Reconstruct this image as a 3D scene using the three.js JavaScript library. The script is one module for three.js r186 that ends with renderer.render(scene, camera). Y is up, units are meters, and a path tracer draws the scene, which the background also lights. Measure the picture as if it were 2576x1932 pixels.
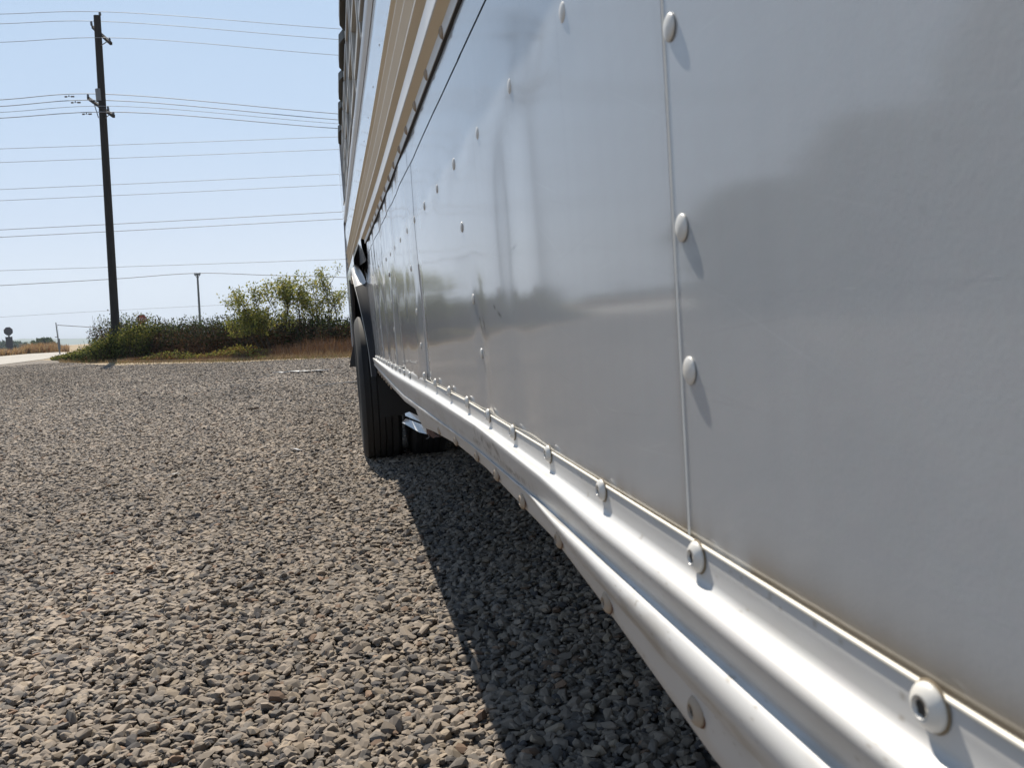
import * as THREE from 'three';
import { mergeGeometries, toCreasedNormals } from 'three/addons/utils/BufferGeometryUtils.js';
import { RoundedBoxGeometry } from 'three/addons/geometries/RoundedBoxGeometry.js';
import { TextGeometry } from 'three/addons/geometries/TextGeometry.js';
import { ConvexGeometry } from 'three/addons/geometries/ConvexGeometry.js';
import { FontLoader } from 'three/addons/loaders/FontLoader.js';

// ------------------------------------------------------------------ camera, sky, sun, exposure
const scene = new THREE.Scene();
const V = (x, y, z) => new THREE.Vector3(x, y, z);
const IW = 2576, IH = 1932, FOC = 2100, EYE = 0.95;
const camera = new THREE.PerspectiveCamera(2 * Math.atan(IH / 2 / FOC) * 180 / Math.PI, IW / IH, 0.02, 9000);
const lensRay = (x, y) => V((x - IW / 2) / FOC, -(y - IH / 2) / FOC, -1);
const along = lensRay(851, 803).normalize();                                     // the bus's long axis, in camera axes
const upC = lensRay(2576, 708.3).cross(lensRay(0, 868)).normalize(); if (upC.y < 0) upC.negate();
const fwdC = along.clone().addScaledVector(upC, -along.dot(upC)).normalize();
const rightC = fwdC.clone().cross(upC);
const camTurn = new THREE.Matrix4().set(rightC.x, rightC.y, rightC.z, 0, upC.x, upC.y, upC.z, 0, -fwdC.x, -fwdC.y, -fwdC.z, 0, 0, 0, 0, 1);
camera.quaternion.setFromRotationMatrix(camTurn);
camera.position.set(0, EYE, 0);
camera.focus = 4.5; camera.userData.fStop = 20;
scene.add(camera);
const PITCH = Math.asin(along.dot(upC));                                         // the lot falls away a little under the bus

const EXPO = 1.75;
const SUN_AZ = 9 * Math.PI / 180, SUN_EL = 52 * Math.PI / 180;
const sunDir = V(-Math.sin(SUN_AZ) * Math.cos(SUN_EL), Math.sin(SUN_EL), -Math.cos(SUN_AZ) * Math.cos(SUN_EL));
{
  const w = 512, h = 256, data = new Float32Array(w * h * 4);
  const stops = [[0, .86, .93, 1.0], [3, .775, .865, .97], [7, .635, .755, .92], [13, .53, .68, .885], [21, .445, .605, .83], [40, .25, .40, .64], [65, .13, .235, .45], [90, .095, .185, .37]];
  for (let j = 0; j < h; j++) for (let i = 0; i < w; i++) {
    const el = ((j + .5) / h - .5) * 180, az = ((i + .5) / w - .5) * 2 * Math.PI, e = Math.max(0, el);
    let k = 0; while (k < stops.length - 2 && e > stops[k + 1][0]) k++;
    const a = stops[k], b = stops[k + 1], t = Math.min(1, (e - a[0]) / (b[0] - a[0]));
    const dy = Math.sin(el * Math.PI / 180), dr = Math.cos(el * Math.PI / 180);
    const c = dr * Math.cos(az) * sunDir.x + dy * sunDir.y + dr * Math.sin(az) * sunDir.z;
    const glow = .4 * Math.exp(-Math.acos(Math.min(1, c)) / .28);
    for (let q = 0; q < 3; q++) data[(j * w + i) * 4 + q] = 1 / EXPO * (el < -1 ? [.30, .29, .27][q] : a[q + 1] + (b[q + 1] - a[q + 1]) * t + glow * [1, .98, .92][q]);
    data[(j * w + i) * 4 + 3] = 1;
  }
  const sky = new THREE.DataTexture(data, w, h, THREE.RGBAFormat, THREE.FloatType);
  sky.mapping = THREE.EquirectangularReflectionMapping; sky.magFilter = sky.minFilter = THREE.LinearFilter; sky.wrapS = THREE.RepeatWrapping; sky.needsUpdate = true;
  scene.background = sky; scene.environment = sky;
}
const sun = new THREE.DirectionalLight(new THREE.Color(1, .93, .82), 5);
sun.position.copy(sunDir).multiplyScalar(60).add(V(0, 0, -20)); sun.target.position.set(0, 0, -20);
sun.castShadow = true; sun.shadow.mapSize.set(4096, 4096);
Object.assign(sun.shadow.camera, { left: -40, right: 40, top: 40, bottom: -40, near: 1, far: 160 });
scene.add(sun, sun.target);
scene.fog = new THREE.FogExp2(new THREE.Color(.72, .79, .88), 0.0002);
const renderer = new THREE.WebGLRenderer({ antialias: true });
renderer.setSize(1024, 769);
renderer.toneMapping = THREE.LinearToneMapping; renderer.toneMappingExposure = EXPO;
renderer.shadowMap.enabled = true;

// ------------------------------------------------------------------ helpers
let seed = 12345;
const rnd = () => { seed = (seed * 1664525 + 1013904223) >>> 0; return seed / 4294967296; };
const rr = (a, b) => a + (b - a) * rnd();
const pick = (a) => a[Math.floor(rnd() * a.length)];
const hash = (x, y) => { let n = Math.imul(x | 0, 374761393) + Math.imul(y | 0, 668265263); n = Math.imul(n ^ (n >>> 13), 1274126177); return ((n ^ (n >>> 16)) >>> 0) / 4294967296; };
function noise(x, y) {
  const ix = Math.floor(x), iy = Math.floor(y), fx = x - ix, fy = y - iy, a = fx * fx * (3 - 2 * fx), b = fy * fy * (3 - 2 * fy);
  return (hash(ix, iy) * (1 - a) + hash(ix + 1, iy) * a) * (1 - b) + (hash(ix, iy + 1) * (1 - a) + hash(ix + 1, iy + 1) * a) * b;
}
const fbm = (x, y, o = 4) => { let s = 0, a = .5; for (let i = 0; i < o; i++) { s += a * noise(x, y); x = x * 2.03 + 7.1; y = y * 2.03 + 3.7; a *= .5; } return s / (1 - Math.pow(.5, o)); };
const lerpTab = (tab, x) => { if (x <= tab[0][0]) return tab[0][1]; for (let i = 1; i < tab.length; i++) if (x <= tab[i][0]) { const [a, p] = tab[i - 1], [b, q] = tab[i]; return p + (q - p) * (x - a) / (b - a); } return tab[tab.length - 1][1]; };
const smooth = (a, b, x) => { const t = Math.min(1, Math.max(0, (x - a) / (b - a))); return t * t * (3 - 2 * t); };
const lin = (r, g, b) => new THREE.Color().setRGB(r, g, b);
const std = (r, g, b, rough = .8, o = {}) => new THREE.MeshStandardMaterial({ color: lin(r, g, b), roughness: rough, side: THREE.DoubleSide, ...o });
const used = {};
function numbered(n) { const k = used[n] = (used[n] || 0) + 1; return k === 1 ? n : `${n}_${String(k - 1).padStart(3, '0')}`; }
function part(name, geo, mat, parent, label) {
  const m = new THREE.Mesh(geo, mat); m.name = numbered(name); m.castShadow = m.receiveShadow = true; parent.add(m);
  if (label) m.userData.label = label;
  return m;
}
function tag(o, label, category, group, kind) {
  o.userData.label = label;
  if (category) o.userData.category = category;
  if (group) o.userData.group = group;
  if (kind) o.userData.kind = kind;
  return o;
}
function thing(name, label, category, pos = V(0, 0, 0), group) {
  const g = new THREE.Group(); g.name = numbered(name); g.position.copy(pos); scene.add(g); return tag(g, label, category, group);
}
const worldRay = (x, y) => lensRay(x, y).applyQuaternion(camera.quaternion);
const at = (x, y, s) => { const r = worldRay(x, y); return r.multiplyScalar(s / -r.z).add(V(0, EYE, 0)); };       // sight line at s metres ahead
const ground = (x, y, h = 0) => { const r = worldRay(x, y); return r.multiplyScalar((h - EYE) / r.y).add(V(0, EYE, 0)); };   // sight line on the ground
function geoFrom(pos, idx, uv) {
  const g = new THREE.BufferGeometry();
  g.setAttribute('position', new THREE.Float32BufferAttribute(pos, 3));
  if (uv) g.setAttribute('uv', new THREE.Float32BufferAttribute(uv, 2));
  g.setIndex(idx); g.computeVertexNormals(); return g;
}
function tubeBetween(a, b, r0, r1, n = 8, caps = false) {                       // a straight tapered rod
  const d = b.clone().sub(a), g = new THREE.CylinderGeometry(r1, r0, d.length(), n, 1, !caps);
  g.applyQuaternion(new THREE.Quaternion().setFromUnitVectors(V(0, 1, 0), d.clone().normalize()));
  const m = a.clone().add(b).multiplyScalar(.5); g.translate(m.x, m.y, m.z); return g;
}
const boxAt = (w, h, d, x, y, z, r = 0) => { const g = r ? new RoundedBoxGeometry(w, h, d, 2, r) : new THREE.BoxGeometry(w, h, d); g.translate(x, y, z); return g; };
function dataTex(n, m, fn, srgb) {
  const d = new Uint8Array(n * m * 4);
  for (let j = 0; j < m; j++) for (let i = 0; i < n; i++) { const c = fn(i / n, j / m, i, j); for (let q = 0; q < 3; q++) d[(j * n + i) * 4 + q] = Math.max(0, Math.min(255, Math.round(c[q] * 255))); d[(j * n + i) * 4 + 3] = 255; }
  const t = new THREE.DataTexture(d, n, m); t.magFilter = THREE.LinearFilter; t.minFilter = THREE.LinearMipmapLinearFilter; t.generateMipmaps = true;
  t.wrapS = t.wrapT = THREE.RepeatWrapping; if (srgb) t.colorSpace = THREE.SRGBColorSpace; t.needsUpdate = true; return t;
}
const S = (v) => v <= .0031308 ? v * 12.92 : 1.055 * Math.pow(v, 1 / 2.4) - .055;   // linear to sRGB for colour maps

// ------------------------------------------------------------------ ground, road, hills
{
  const pos = [], idx = [], uv = [], R = [0, 6, 14, 25, 40, 60, 90, 130, 180, 230, 300, 400, 520, 700, 1000, 1500, 2300, 3600, 6000], N = 96;
  for (const r of R) for (let i = 0; i < N; i++) {
    const a = i / N * 2 * Math.PI, x = r * Math.cos(a), z = -20 + r * Math.sin(a);
    pos.push(x, -13 * smooth(190, 620, r) - .012, z); uv.push(x / 6, z / 6);
  }
  for (let k = 0; k < R.length - 1; k++) for (let i = 0; i < N; i++) { const a = k * N + i, b = k * N + (i + 1) % N; idx.push(a, b, a + N, b, b + N, a + N); }
  const map = dataTex(512, 512, (u, v, i, j) => { const n = .5 * fbm(i / 40, j / 40, 4) + .5 * fbm(i / 5 + 90, j / 5, 2), k = .75 + .5 * n; return [S(.23 * k), S(.172 * k), S(.10 * k)]; }, true);
  const m = new THREE.MeshStandardMaterial({ map, roughness: 1 });
  const g = part('ground', geoFrom(pos, idx, uv), m, scene); tag(g, 'dry tan stubble field and ground reaching to the horizon', null, null, 'structure');
}
function flatShape(name, pts, y, mat, label, scale, kind = 'structure') {        // a sheet on the ground from a list of ground points
  const sh = new THREE.Shape(pts.map((p) => new THREE.Vector2(p.x, -p.z))), g = new THREE.ShapeGeometry(sh);
  g.rotateX(-Math.PI / 2); g.translate(0, y, 0);
  const p = g.attributes.position, uv = []; for (let i = 0; i < p.count; i++) uv.push(p.getX(i) / scale, p.getZ(i) / scale);
  g.setAttribute('uv', new THREE.Float32BufferAttribute(uv, 2)); g.computeVertexNormals();
  const o = part(name, g, mat, scene); tag(o, label, null, null, kind); return o;
}
const edgePts = [[-420, 950], [-200, 938], [0, 919], [60, 911], [110, 906], [150, 908], [200, 915], [260, 919], [300, 920], [360, 918], [450, 915.5], [520, 914], [600, 912], [700, 907.5], [790, 904], [880, 901]].map(([x, y]) => ground(x, y));
const lotEdge = [...edgePts, V(9, 0, -21.5), V(40, 0, -20)];
const gravelMap = dataTex(1024, 1024, (u, v, i, j) => {
  const n = fbm(i / 90, j / 90, 3), c = hash(i >> 1, j >> 1), f = fbm(i / 5, j / 5, 2), k = .50 + .28 * n + .42 * f * (.55 + .6 * c);
  return [S(.148 * k), S(.122 * k), S(.096 * k)];
}, true);
const gravelBump = dataTex(1024, 1024, (u, v, i, j) => { const f = .6 * noise(i / 4.1, j / 4.1) + .4 * noise(i / 2.3 + 50, j / 2.3); return [f, f, f]; });
const gravelMat = new THREE.MeshStandardMaterial({ map: gravelMap, bumpMap: gravelBump, bumpScale: .02, roughness: .95 });
flatShape('gravel_lot', [...lotEdge, V(40, 0, 45), V(-30, 0, 45)], 0, gravelMat, 'open lot of crushed grey gravel in front of the hedge', 5.2);
const roadMap = dataTex(256, 256, (u, v, i, j) => { const k = .85 + .3 * fbm(i / 20, j / 20, 4); return [S(.29 * k), S(.265 * k), S(.23 * k)]; }, true);
flatShape('road', [[-900, 1040], [-420, 951], [0, 918], [60, 910.5], [110, 904], [142, 898], [165, 893], [175, 887.5], [150, 886], [75, 890.5], [0, 897], [-420, 915], [-900, 945]].map(([x, y]) => ground(x, y)), .006,
  new THREE.MeshStandardMaterial({ map: roadMap, roughness: .95 }), 'pale sunlit road curving past the left end of the hedge', 3);
const tuftMat = new THREE.MeshStandardMaterial({ color: 0xffffff, roughness: 1, side: THREE.DoubleSide });
{ // verge of dry trampled grass along the hedge foot
  const back = [[880, 888], [700, 893], [520, 899], [360, 902], [260, 903], [190, 901], [150, 897], [120, 900]].map(([x, y]) => ground(x, y));
  const vm = dataTex(256, 256, (u, v, i, j) => { const k = .7 + .6 * fbm(i / 9, j / 9, 3); return [S(.235 * k), S(.178 * k), S(.11 * k)]; }, true);
  flatShape('verge', [...edgePts.slice(5), V(3, 0, -22), V(3, 0, -27), ...back], .005, new THREE.MeshStandardMaterial({ map: vm, roughness: 1 }), 'strip of dry straw coloured ground at the foot of the hedge', 2.2);
}
{ // far hills: two ridges of real slopes, pale with distance
  const ridge = (x0, x1, dist, depth, tops, mat, label, rough) => {
    const pos = [], idx = [], n = 160, rows = 7;
    for (let i = 0; i <= n; i++) {
      const t = i / n, px = x0 + (x1 - x0) * t, c = at(px, 860, dist), h = at(px, lerpTab(tops, px), dist).y + 13 + rough * (fbm(px / 9 + 3, dist, 4) - .5);
      for (let k = 0; k < rows; k++) { const a = k / (rows - 1) * 2 - 1; pos.push(c.x, -13.2 + h * Math.cos(a * Math.PI / 2) ** 1.3, -dist + a * depth); }
    }
    for (let i = 0; i < n; i++) for (let k = 0; k < rows - 1; k++) { const a = i * rows + k; idx.push(a, a + rows, a + 1, a + 1, a + rows, a + rows + 1); }
    const o = part('hills', geoFrom(pos, idx), mat, scene); tag(o, label, null, null, 'structure');
  };
  ridge(-2600, 2400, 3600, 500, [[-2600, 900], [-400, 868], [-60, 858], [60, 853], [110, 852], [180, 853], [400, 840], [800, 815], [2400, 720]], std(.10, .13, .09, 1), 'pale blue ridge of hills farthest along the horizon', 14);
  ridge(-2000, 130, 1900, 160, [[-2000, 960], [-300, 875], [0, 862], [40, 860], [75, 860], [100, 867], [130, 874]], std(.045, .07, .04, 1), 'nearer wooded blue hill at the left horizon', 10);
}

// ------------------------------------------------------------------ foliage makers
const leafGeo = (() => geoFrom([0, 0, 0, -.32, .42, .07, 0, 1, -.05, .32, .45, .07], [0, 3, 1, 1, 3, 2]))();
const grassGeo = (() => geoFrom([-.03, 0, 0, .03, 0, 0, .12, 1, .1, .01, .55, .02, -.03, .5, .02], [0, 1, 3, 0, 3, 4, 4, 3, 2]))();
const hedgeLeaf = new THREE.MeshPhysicalMaterial({ color: lin(.95, .92, .86), roughness: .95, specularIntensity: .15, transmission: .2, thickness: 0, side: THREE.DoubleSide });
const leafMat = new THREE.MeshPhysicalMaterial({ color: lin(1, 1, 1), roughness: .9, specularIntensity: .3, transmission: .45, thickness: 0, side: THREE.DoubleSide });
const twigMat = std(.055, .042, .03, .95);
const dryMat = new THREE.MeshPhysicalMaterial({ color: lin(.75, .75, .75), roughness: .95, transmission: .3, thickness: 0, side: THREE.DoubleSide });
const M4 = new THREE.Matrix4(), Q = new THREE.Quaternion(), E3 = new THREE.Euler(), C3 = new THREE.Color();
function instances(name, geo, mat, list, parent, stuff) {                        // list of [x, y, z, size, tilt, [r, g, b], upright]
  const o = new THREE.InstancedMesh(geo, mat, list.length); o.name = numbered(name); o.castShadow = o.receiveShadow = true;
  list.forEach(([x, y, z, s, , c, up], i) => {
    if (up) E3.set(rr(-.35, .35), rr(0, 6.28), rr(-.35, .35)); else E3.set(rr(0, 6.28), rr(0, 6.28), rr(0, 6.28));
    M4.compose(V(x, y, z), Q.setFromEuler(E3), typeof s === 'number' ? V(s, s, s) : s); o.setMatrixAt(i, M4); o.setColorAt(i, C3.setRGB(...c));
  });
  if (stuff) o.userData.kind = 'stuff';
  parent.add(o); return o;
}
const tint = (c, a = .35) => { const k = 1 - a + 2 * a * rnd(); return c.map((v) => v * k); };
// a bank of leaves: 'line' gives the foot and top along a run, filled through its depth
function bank(name, label, cat, run, count, leafSize, cols, stems) {
  const base = run[0].foot.clone(); base.y = 0;
  const g = thing(name, label, cat, base), list = [], sg = [];
  const where = (t) => { const k = Math.min(run.length - 2, Math.floor(t * (run.length - 1))), f = t * (run.length - 1) - k, a = run[k], b = run[k + 1]; return { foot: a.foot.clone().lerp(b.foot, f), h: a.h + (b.h - a.h) * f, d: a.d + (b.d - a.d) * f }; };
  const away = run[run.length - 1].foot.clone().sub(run[0].foot).normalize().cross(V(0, 1, 0)); if (away.z > 0) away.negate();
  for (let i = 0; i < count; i++) {
    const t = rnd(), w = where(t), len = t * 40, lump = .82 + .26 * fbm(len * .55 + base.x, 3.3, 3) + .18 * (fbm(len * 2.3, 8.1, 2) - .5);
    const depth = Math.pow(rnd(), 1.4), H = w.h * lump * (1 - .5 * Math.pow(Math.abs(depth - .55) * 1.7, 2.2));
    let y = H * Math.pow(rnd(), .8); if (rnd() < .05) y = H * rr(1, 1.22);
    const patch = fbm(len * 1.1, y * 2.2 + base.x, 3); if (patch < .34 && rnd() < .6) continue;
    const p = w.foot.clone().addScaledVector(away, depth * w.d).sub(base);
    const q = y / w.h + .45 * (patch - .5), k = Math.max(0, Math.min(cols.length - 1, Math.floor(q * cols.length + rr(-.5, .5))));
    list.push([p.x, y, p.z, leafSize * rr(.6, 1.35), 0, tint(pick(cols[k]))]);
  }
  instances('foliage', leafGeo, hedgeLeaf, list, g, true);
  for (let i = 0; i < stems; i++) {
    const w = where(rnd()), p = w.foot.clone().addScaledVector(away, rr(.05, .8) * w.d).sub(base), y = w.h * rr(.5, 1.12);
    sg.push(tubeBetween(p, p.clone().add(V(rr(-.3, .3), y, rr(-.25, .25))), .011, .004, 4));
  }
  if (sg.length) { const o = part('stems', mergeGeometries(sg), twigMat, g); o.userData.kind = 'stuff'; }
  return g;
}
const footAt = (x, y, top, d) => { const f = ground(x, y); return { foot: f, h: at(x, top, -f.z + d * .5).y, d }; };
const GR = [[.12, .15, .045], [.095, .13, .04], [.15, .17, .05]], DK = [[.03, .045, .016], [.022, .034, .014], [.045, .058, .02]], BR = [[.10, .055, .03], [.06, .035, .022], [.13, .075, .04]], YG = [[.30, .29, .06], [.24, .25, .05], [.36, .31, .085]], RU = [[.22, .105, .04], [.26, .14, .055], [.17, .085, .04]];

bank('bramble_hedge', 'long dark green bramble hedge with dry brown lower stems behind the tall pole', 'hedge',
  [[225, 903, 804, 2.2], [300, 904, 808, 2.2], [365, 904, 816, 2.2], [430, 903, 811, 2.3], [520, 902, 804, 2.4], [600, 900, 800, 2.4], [700, 897, 803, 2.4], [800, 894, 808, 2.4], [900, 889, 802, 2.4], [1000, 886, 800, 2.4], [1400, 878, 800, 2.4]].map((a) => footAt(...a)),
  74000, .088, [BR, BR, [...BR, ...BR, ...DK], [...DK, ...BR], [...DK, ...BR, [.075, .07, .028]], [...DK, ...GR, [.09, .08, .035]]], 1500);
bank('bramble_bush', 'rounded green bramble mound spilling left of the tall wooden pole', 'bush',
  [[128, 905, 898, .8], [165, 911, 884, 1.8], [195, 913, 866, 2.4], [225, 914, 846, 2.6], [250, 913, 828, 2.6], [285, 911, 812, 2.4], [305, 910, 830, 2]].map((a) => footAt(...a)),
  22000, .085, [[...GR, ...DK, ...BR], [...GR, ...DK], [...GR, ...YG], [...GR, ...YG, ...DK]], 160);
bank('low_shrub', 'low yellow green shrub growing in the weeds at the hedge foot', 'shrub',
  [[450, 908, 902, .5], [490, 907, 892, 1], [530, 906.5, 880, 1.2], [570, 906, 870, 1.2], [620, 905, 882, 1], [650, 906, 900, .5]].map((a) => footAt(...a)),
  5500, .07, [[...BR, ...YG, ...RU], [...YG, ...RU, ...GR], [...YG, ...YG, ...RU]], 60);
bank('low_shrub', 'smaller olive shrub among dry weeds just right of the tall pole', 'shrub',
  [[335, 912, 905, .5], [365, 911, 893, .9], [400, 910.5, 884, 1], [440, 909.5, 890, .9], [470, 909, 903, .5]].map((a) => footAt(...a)),
  3600, .07, [[...BR, ...RU], [...GR, ...YG, ...BR, ...RU], [...YG, ...BR, ...GR]], 60);
{ // dry weeds and straw in front of and among the hedge foot: nobody could count them
  const list = [], fA = [[295, 914], [400, 912], [520, 910], [600, 908], [700, 904], [800, 901], [880, 898], [1000, 893]].map(([x, y]) => ground(x, y));
  for (let i = 0; i < 15000; i++) {
    const t = rnd() * (fA.length - 1), k = Math.floor(t), p = fA[k].clone().lerp(fA[k + 1], t - k), back = Math.pow(rnd(), 1.5) * 1.5;
    const tall = .07 + (.12 + .40 * smooth(1.8, 5, t)) * Math.min(1, back) * rr(.3, 1.15) * (.55 + .9 * fbm(t * 3, 2, 3)), w = .35 * rr(.6, 1.3);
    list.push([p.x, 0, p.z - .1 - back, V(w, tall, w), 0, tint(back < .4 ? pick([[.34, .22, .10], [.38, .27, .14], [.25, .15, .07]]) : pick([...RU, [.16, .10, .06], [.13, .075, .045]])), true]);
  }
  for (let i = 0; i < 2600; i++) { const t = rnd() * (fA.length - 1), k = Math.floor(t), p = fA[k].clone().lerp(fA[k + 1], t - k), w = .3 * rr(.5, 1.2), f = Math.pow(rnd(), 1.8) * 1.8; list.push([p.x, 0, p.z + f, V(w, rr(.05, .16) * (1 - f * .4), w), 0, tint(pick([[.34, .24, .12], [.25, .16, .08], [.22, .2, .07]])), true]); }
  for (let i = 0; i < 1800; i++) { const p = at(rr(150, 330), 900, 40); const q = ground(rr(150, 330), rr(908, 914.5)); const w = rr(.2, .4); list.push([q.x, 0, q.z, V(w, rr(.06, .2), w), 0, tint([.36, .25, .12]), true]); }
  const o = instances('dry_weeds', grassGeo, dryMat, list, scene, true);
  tag(o, 'rust brown dry weeds and straw along the foot of the hedge', null, null, 'stuff');
}
{ // tall straw beyond the road
  const list = [];
  for (let i = 0; i < 9000; i++) { const x = rr(-500, 175), y0 = lerpTab([[-500, 920], [0, 896], [75, 889.5], [150, 885.5], [175, 885]], x), q = ground(x, y0 - Math.pow(rnd(), 2) * 11); const w = rr(1.2, 2.6); list.push([q.x, 0, q.z, V(w, rr(.3, .85) * (x > 60 && x < 150 ? 1.25 : .8), w), 0, tint(pick([[.46, .31, .14], [.42, .27, .13], [.36, .20, .10]]), .2), true]); }
  const o = instances('tall_grass', grassGeo, dryMat, list, scene, true);
  tag(o, 'golden dry grass bank beyond the pale road', null, null, 'stuff');
}
// a slender many-stemmed sapling
function sapling(label, base, stems, H, spread, leaves, cols, leafSize) {
  leaves *= 1.55;
  const g = thing('sapling_tree', label, 'tree', base, null), wood = [], tips = [];
  const grow = (p, d, len, r, lvl) => {
    const n = 5, pts = [p.clone()]; let q = p.clone(), dir = d.clone();
    for (let i = 0; i < n; i++) { dir.add(V(rr(-.13, .13), rr(-.02, .12), rr(-.13, .13))).normalize(); const nq = q.clone().addScaledVector(dir, len / n); wood.push(tubeBetween(q, nq, r * (1 - i / n * .8), r * (1 - (i + 1) / n * .8), 5)); q = nq; pts.push(q.clone()); if (lvl >= 1) tips.push([q.clone(), lvl]); }
    if (lvl < 3) { const kids = lvl === 0 ? 9 : lvl === 1 ? 5 : 3; for (let k = 0; k < kids; k++) { const f = lvl === 0 ? rr(.25, 1) : rr(.3, 1), j = Math.min(n - 1, Math.floor(f * n)), b = pts[j].clone().lerp(pts[j + 1], f * n - j); const nd = dir.clone().multiplyScalar(.75).add(V(rr(-1, 1), rr(-.1, .55), rr(-1, 1))).normalize(); grow(b, nd, len * rr(.3, .5) * (1.1 - .45 * f), r * .42, lvl + 1); } }
  };
  for (const [dx, lean, h, lz] of stems) grow(V(dx, 0, rr(-.2, .2)), V(lean, 1, lz || 0).normalize(), H * h, .028 * spread, 0);
  part('trunk', mergeGeometries(wood), twigMat, g);
  const list = [];
  for (let i = 0; i < leaves; i++) { const [p, l] = pick(tips), s = l === 1 ? .10 : .16; list.push([p.x + rr(-s, s), p.y + rr(-s, s) + .02, p.z + rr(-s, s), leafSize * rr(.55, 1.3), 0, tint(pick(cols), .4)]); }
  instances('crown', leafGeo, leafMat, list.filter((l) => l[1] > .75), g, true);
  return g;
}
const TL = [...YG, ...YG, ...YG, ...GR, [.24, .26, .06], [.15, .17, .045]];
const gp = (x, s) => { const p = at(x, 880, s); p.y = 0; return p; };
sapling('sparse yellow green sapling with several thin trunks rising from the hedge, the widest one', gp(715, 29), [[-.5, -.42, .9], [-.35, -.16, .97], [0, -.05, 1.0], [.25, .06, .98], [.5, .12, .9], [-.6, -.68, .85]], 2.15, 1, 3300, TL, .085);
sapling('sparse tall sapling right beside the rear edge of the bus', gp(838, 29), [[-.4, -.05, .98], [0, .02, 1.1], [.25, .12, 1.02], [-.5, .05, .85]], 2.3, .9, 1500, [...TL, [.17, .19, .06]], .075);
sapling('sparse yellow green sapling standing between the widest one and the bus', gp(770, 29.2), [[-.5, -.25, .95], [-.1, .0, 1.0], [.2, .2, .92], [.4, .3, .8]], 2.2, .9, 1500, TL, .08);
sapling('low bushy sapling leaning left out of the hedge', gp(655, 28.6), [[-.1, -.3, .9], [.1, -.5, .95], [.3, -.05, .8], [-.2, -.7, .85]], 1.45, .8, 1800, TL, .08);
{ // dark broad trees left of the lot: out of the frame, but mirrored in the near panels
  const T = [[28, 27, 3.9, 'nearest the road'], [35, 24, 4.9, 'middle one'], [44, 21, 6.6, 'the tallest']];
  for (const [deg, dist, H, say] of T) {
    const a = deg * Math.PI / 180, g = thing('roadside_tree', 'dark broad tree left of the lot, mirrored in the near panels, ' + say, 'tree', V(-dist * Math.sin(a), 0, -dist * Math.cos(a))), list = [];
    part('trunk', mergeGeometries([tubeBetween(V(0, -.1, 0), V(.1, H * .45, 0), .22, .15, 8), tubeBetween(V(.1, H * .4, 0), V(.7, H * .75, .3), .11, .04, 6), tubeBetween(V(.1, H * .42, 0), V(-.8, H * .7, -.2), .11, .04, 6)]), twigMat, g);
    for (let i = 0; i < 5200; i++) { const q = rr(0, 6.28), y = rnd(), r = Math.sqrt(rnd()) * 2.6 * Math.pow(Math.sin(Math.PI * (.16 + .78 * y)), .6) * (.55 + .9 * noise(q * 2.6 + deg, y * 6)); list.push([r * Math.cos(q), H * (.06 + .94 * y), r * Math.sin(q), rr(.18, .4), 0, tint(pick([...DK, ...GR]))]); }
    instances('crown', leafGeo, hedgeLeaf, list, g, true);
  }
}
// two far trees and far woods beyond the field
function farTree(label, x, yTop, w, s, n) {
  const c = at(x, yTop, s), b = c.clone(); b.y = -13 * smooth(190, 620, s);
  const g = thing('far_tree', label, 'tree', b), H = c.y - b.y, list = [];
  part('trunk', tubeBetween(V(0, 0, 0), V(0, H * .6, 0), .35, .15, 7), twigMat, g);
  for (let i = 0; i < n; i++) { const a = rr(0, 6.28), y = rnd(), r = Math.sqrt(rnd()) * w * Math.pow(Math.sin(Math.PI * (.12 + .8 * y)), .7) * (.75 + .5 * noise(a * 1.6, y * 4)); list.push([r * Math.cos(a), H * (.08 + .9 * y), r * Math.sin(a), rr(.8, 1.7), 0, tint(pick([[.04, .06, .025], [.055, .075, .03]]))]); }
  instances('crown', leafGeo, leafMat, list, g, true);
}
farTree('lone round tree standing at the far edge of the field', 114, 853.5, 3.6, 300, 900);
farTree('smaller far tree just left of the lone round tree', 90, 864, 1.7, 320, 400);
{ const list = []; for (let i = 0; i < 5200; i++) { const x = rr(-420, 100), s = rr(560, 640), top = lerpTab([[-420, 880], [-60, 863], [8, 861], [22, 858], [34, 862], [60, 866], [80, 871], [100, 877]], x) + 3 * (fbm(x / 5, 1, 3) - .5) * 2.4, p = at(x, top + Math.pow(rnd(), .8) * 16, s); list.push([p.x, p.y, p.z, rr(1.6, 3.2), 0, tint([.035, .055, .028])]); }
  const o = instances('far_wood', leafGeo, leafMat, list, scene, true); tag(o, 'dark blue line of woods behind the field at far left', null, null, 'stuff'); }

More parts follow.
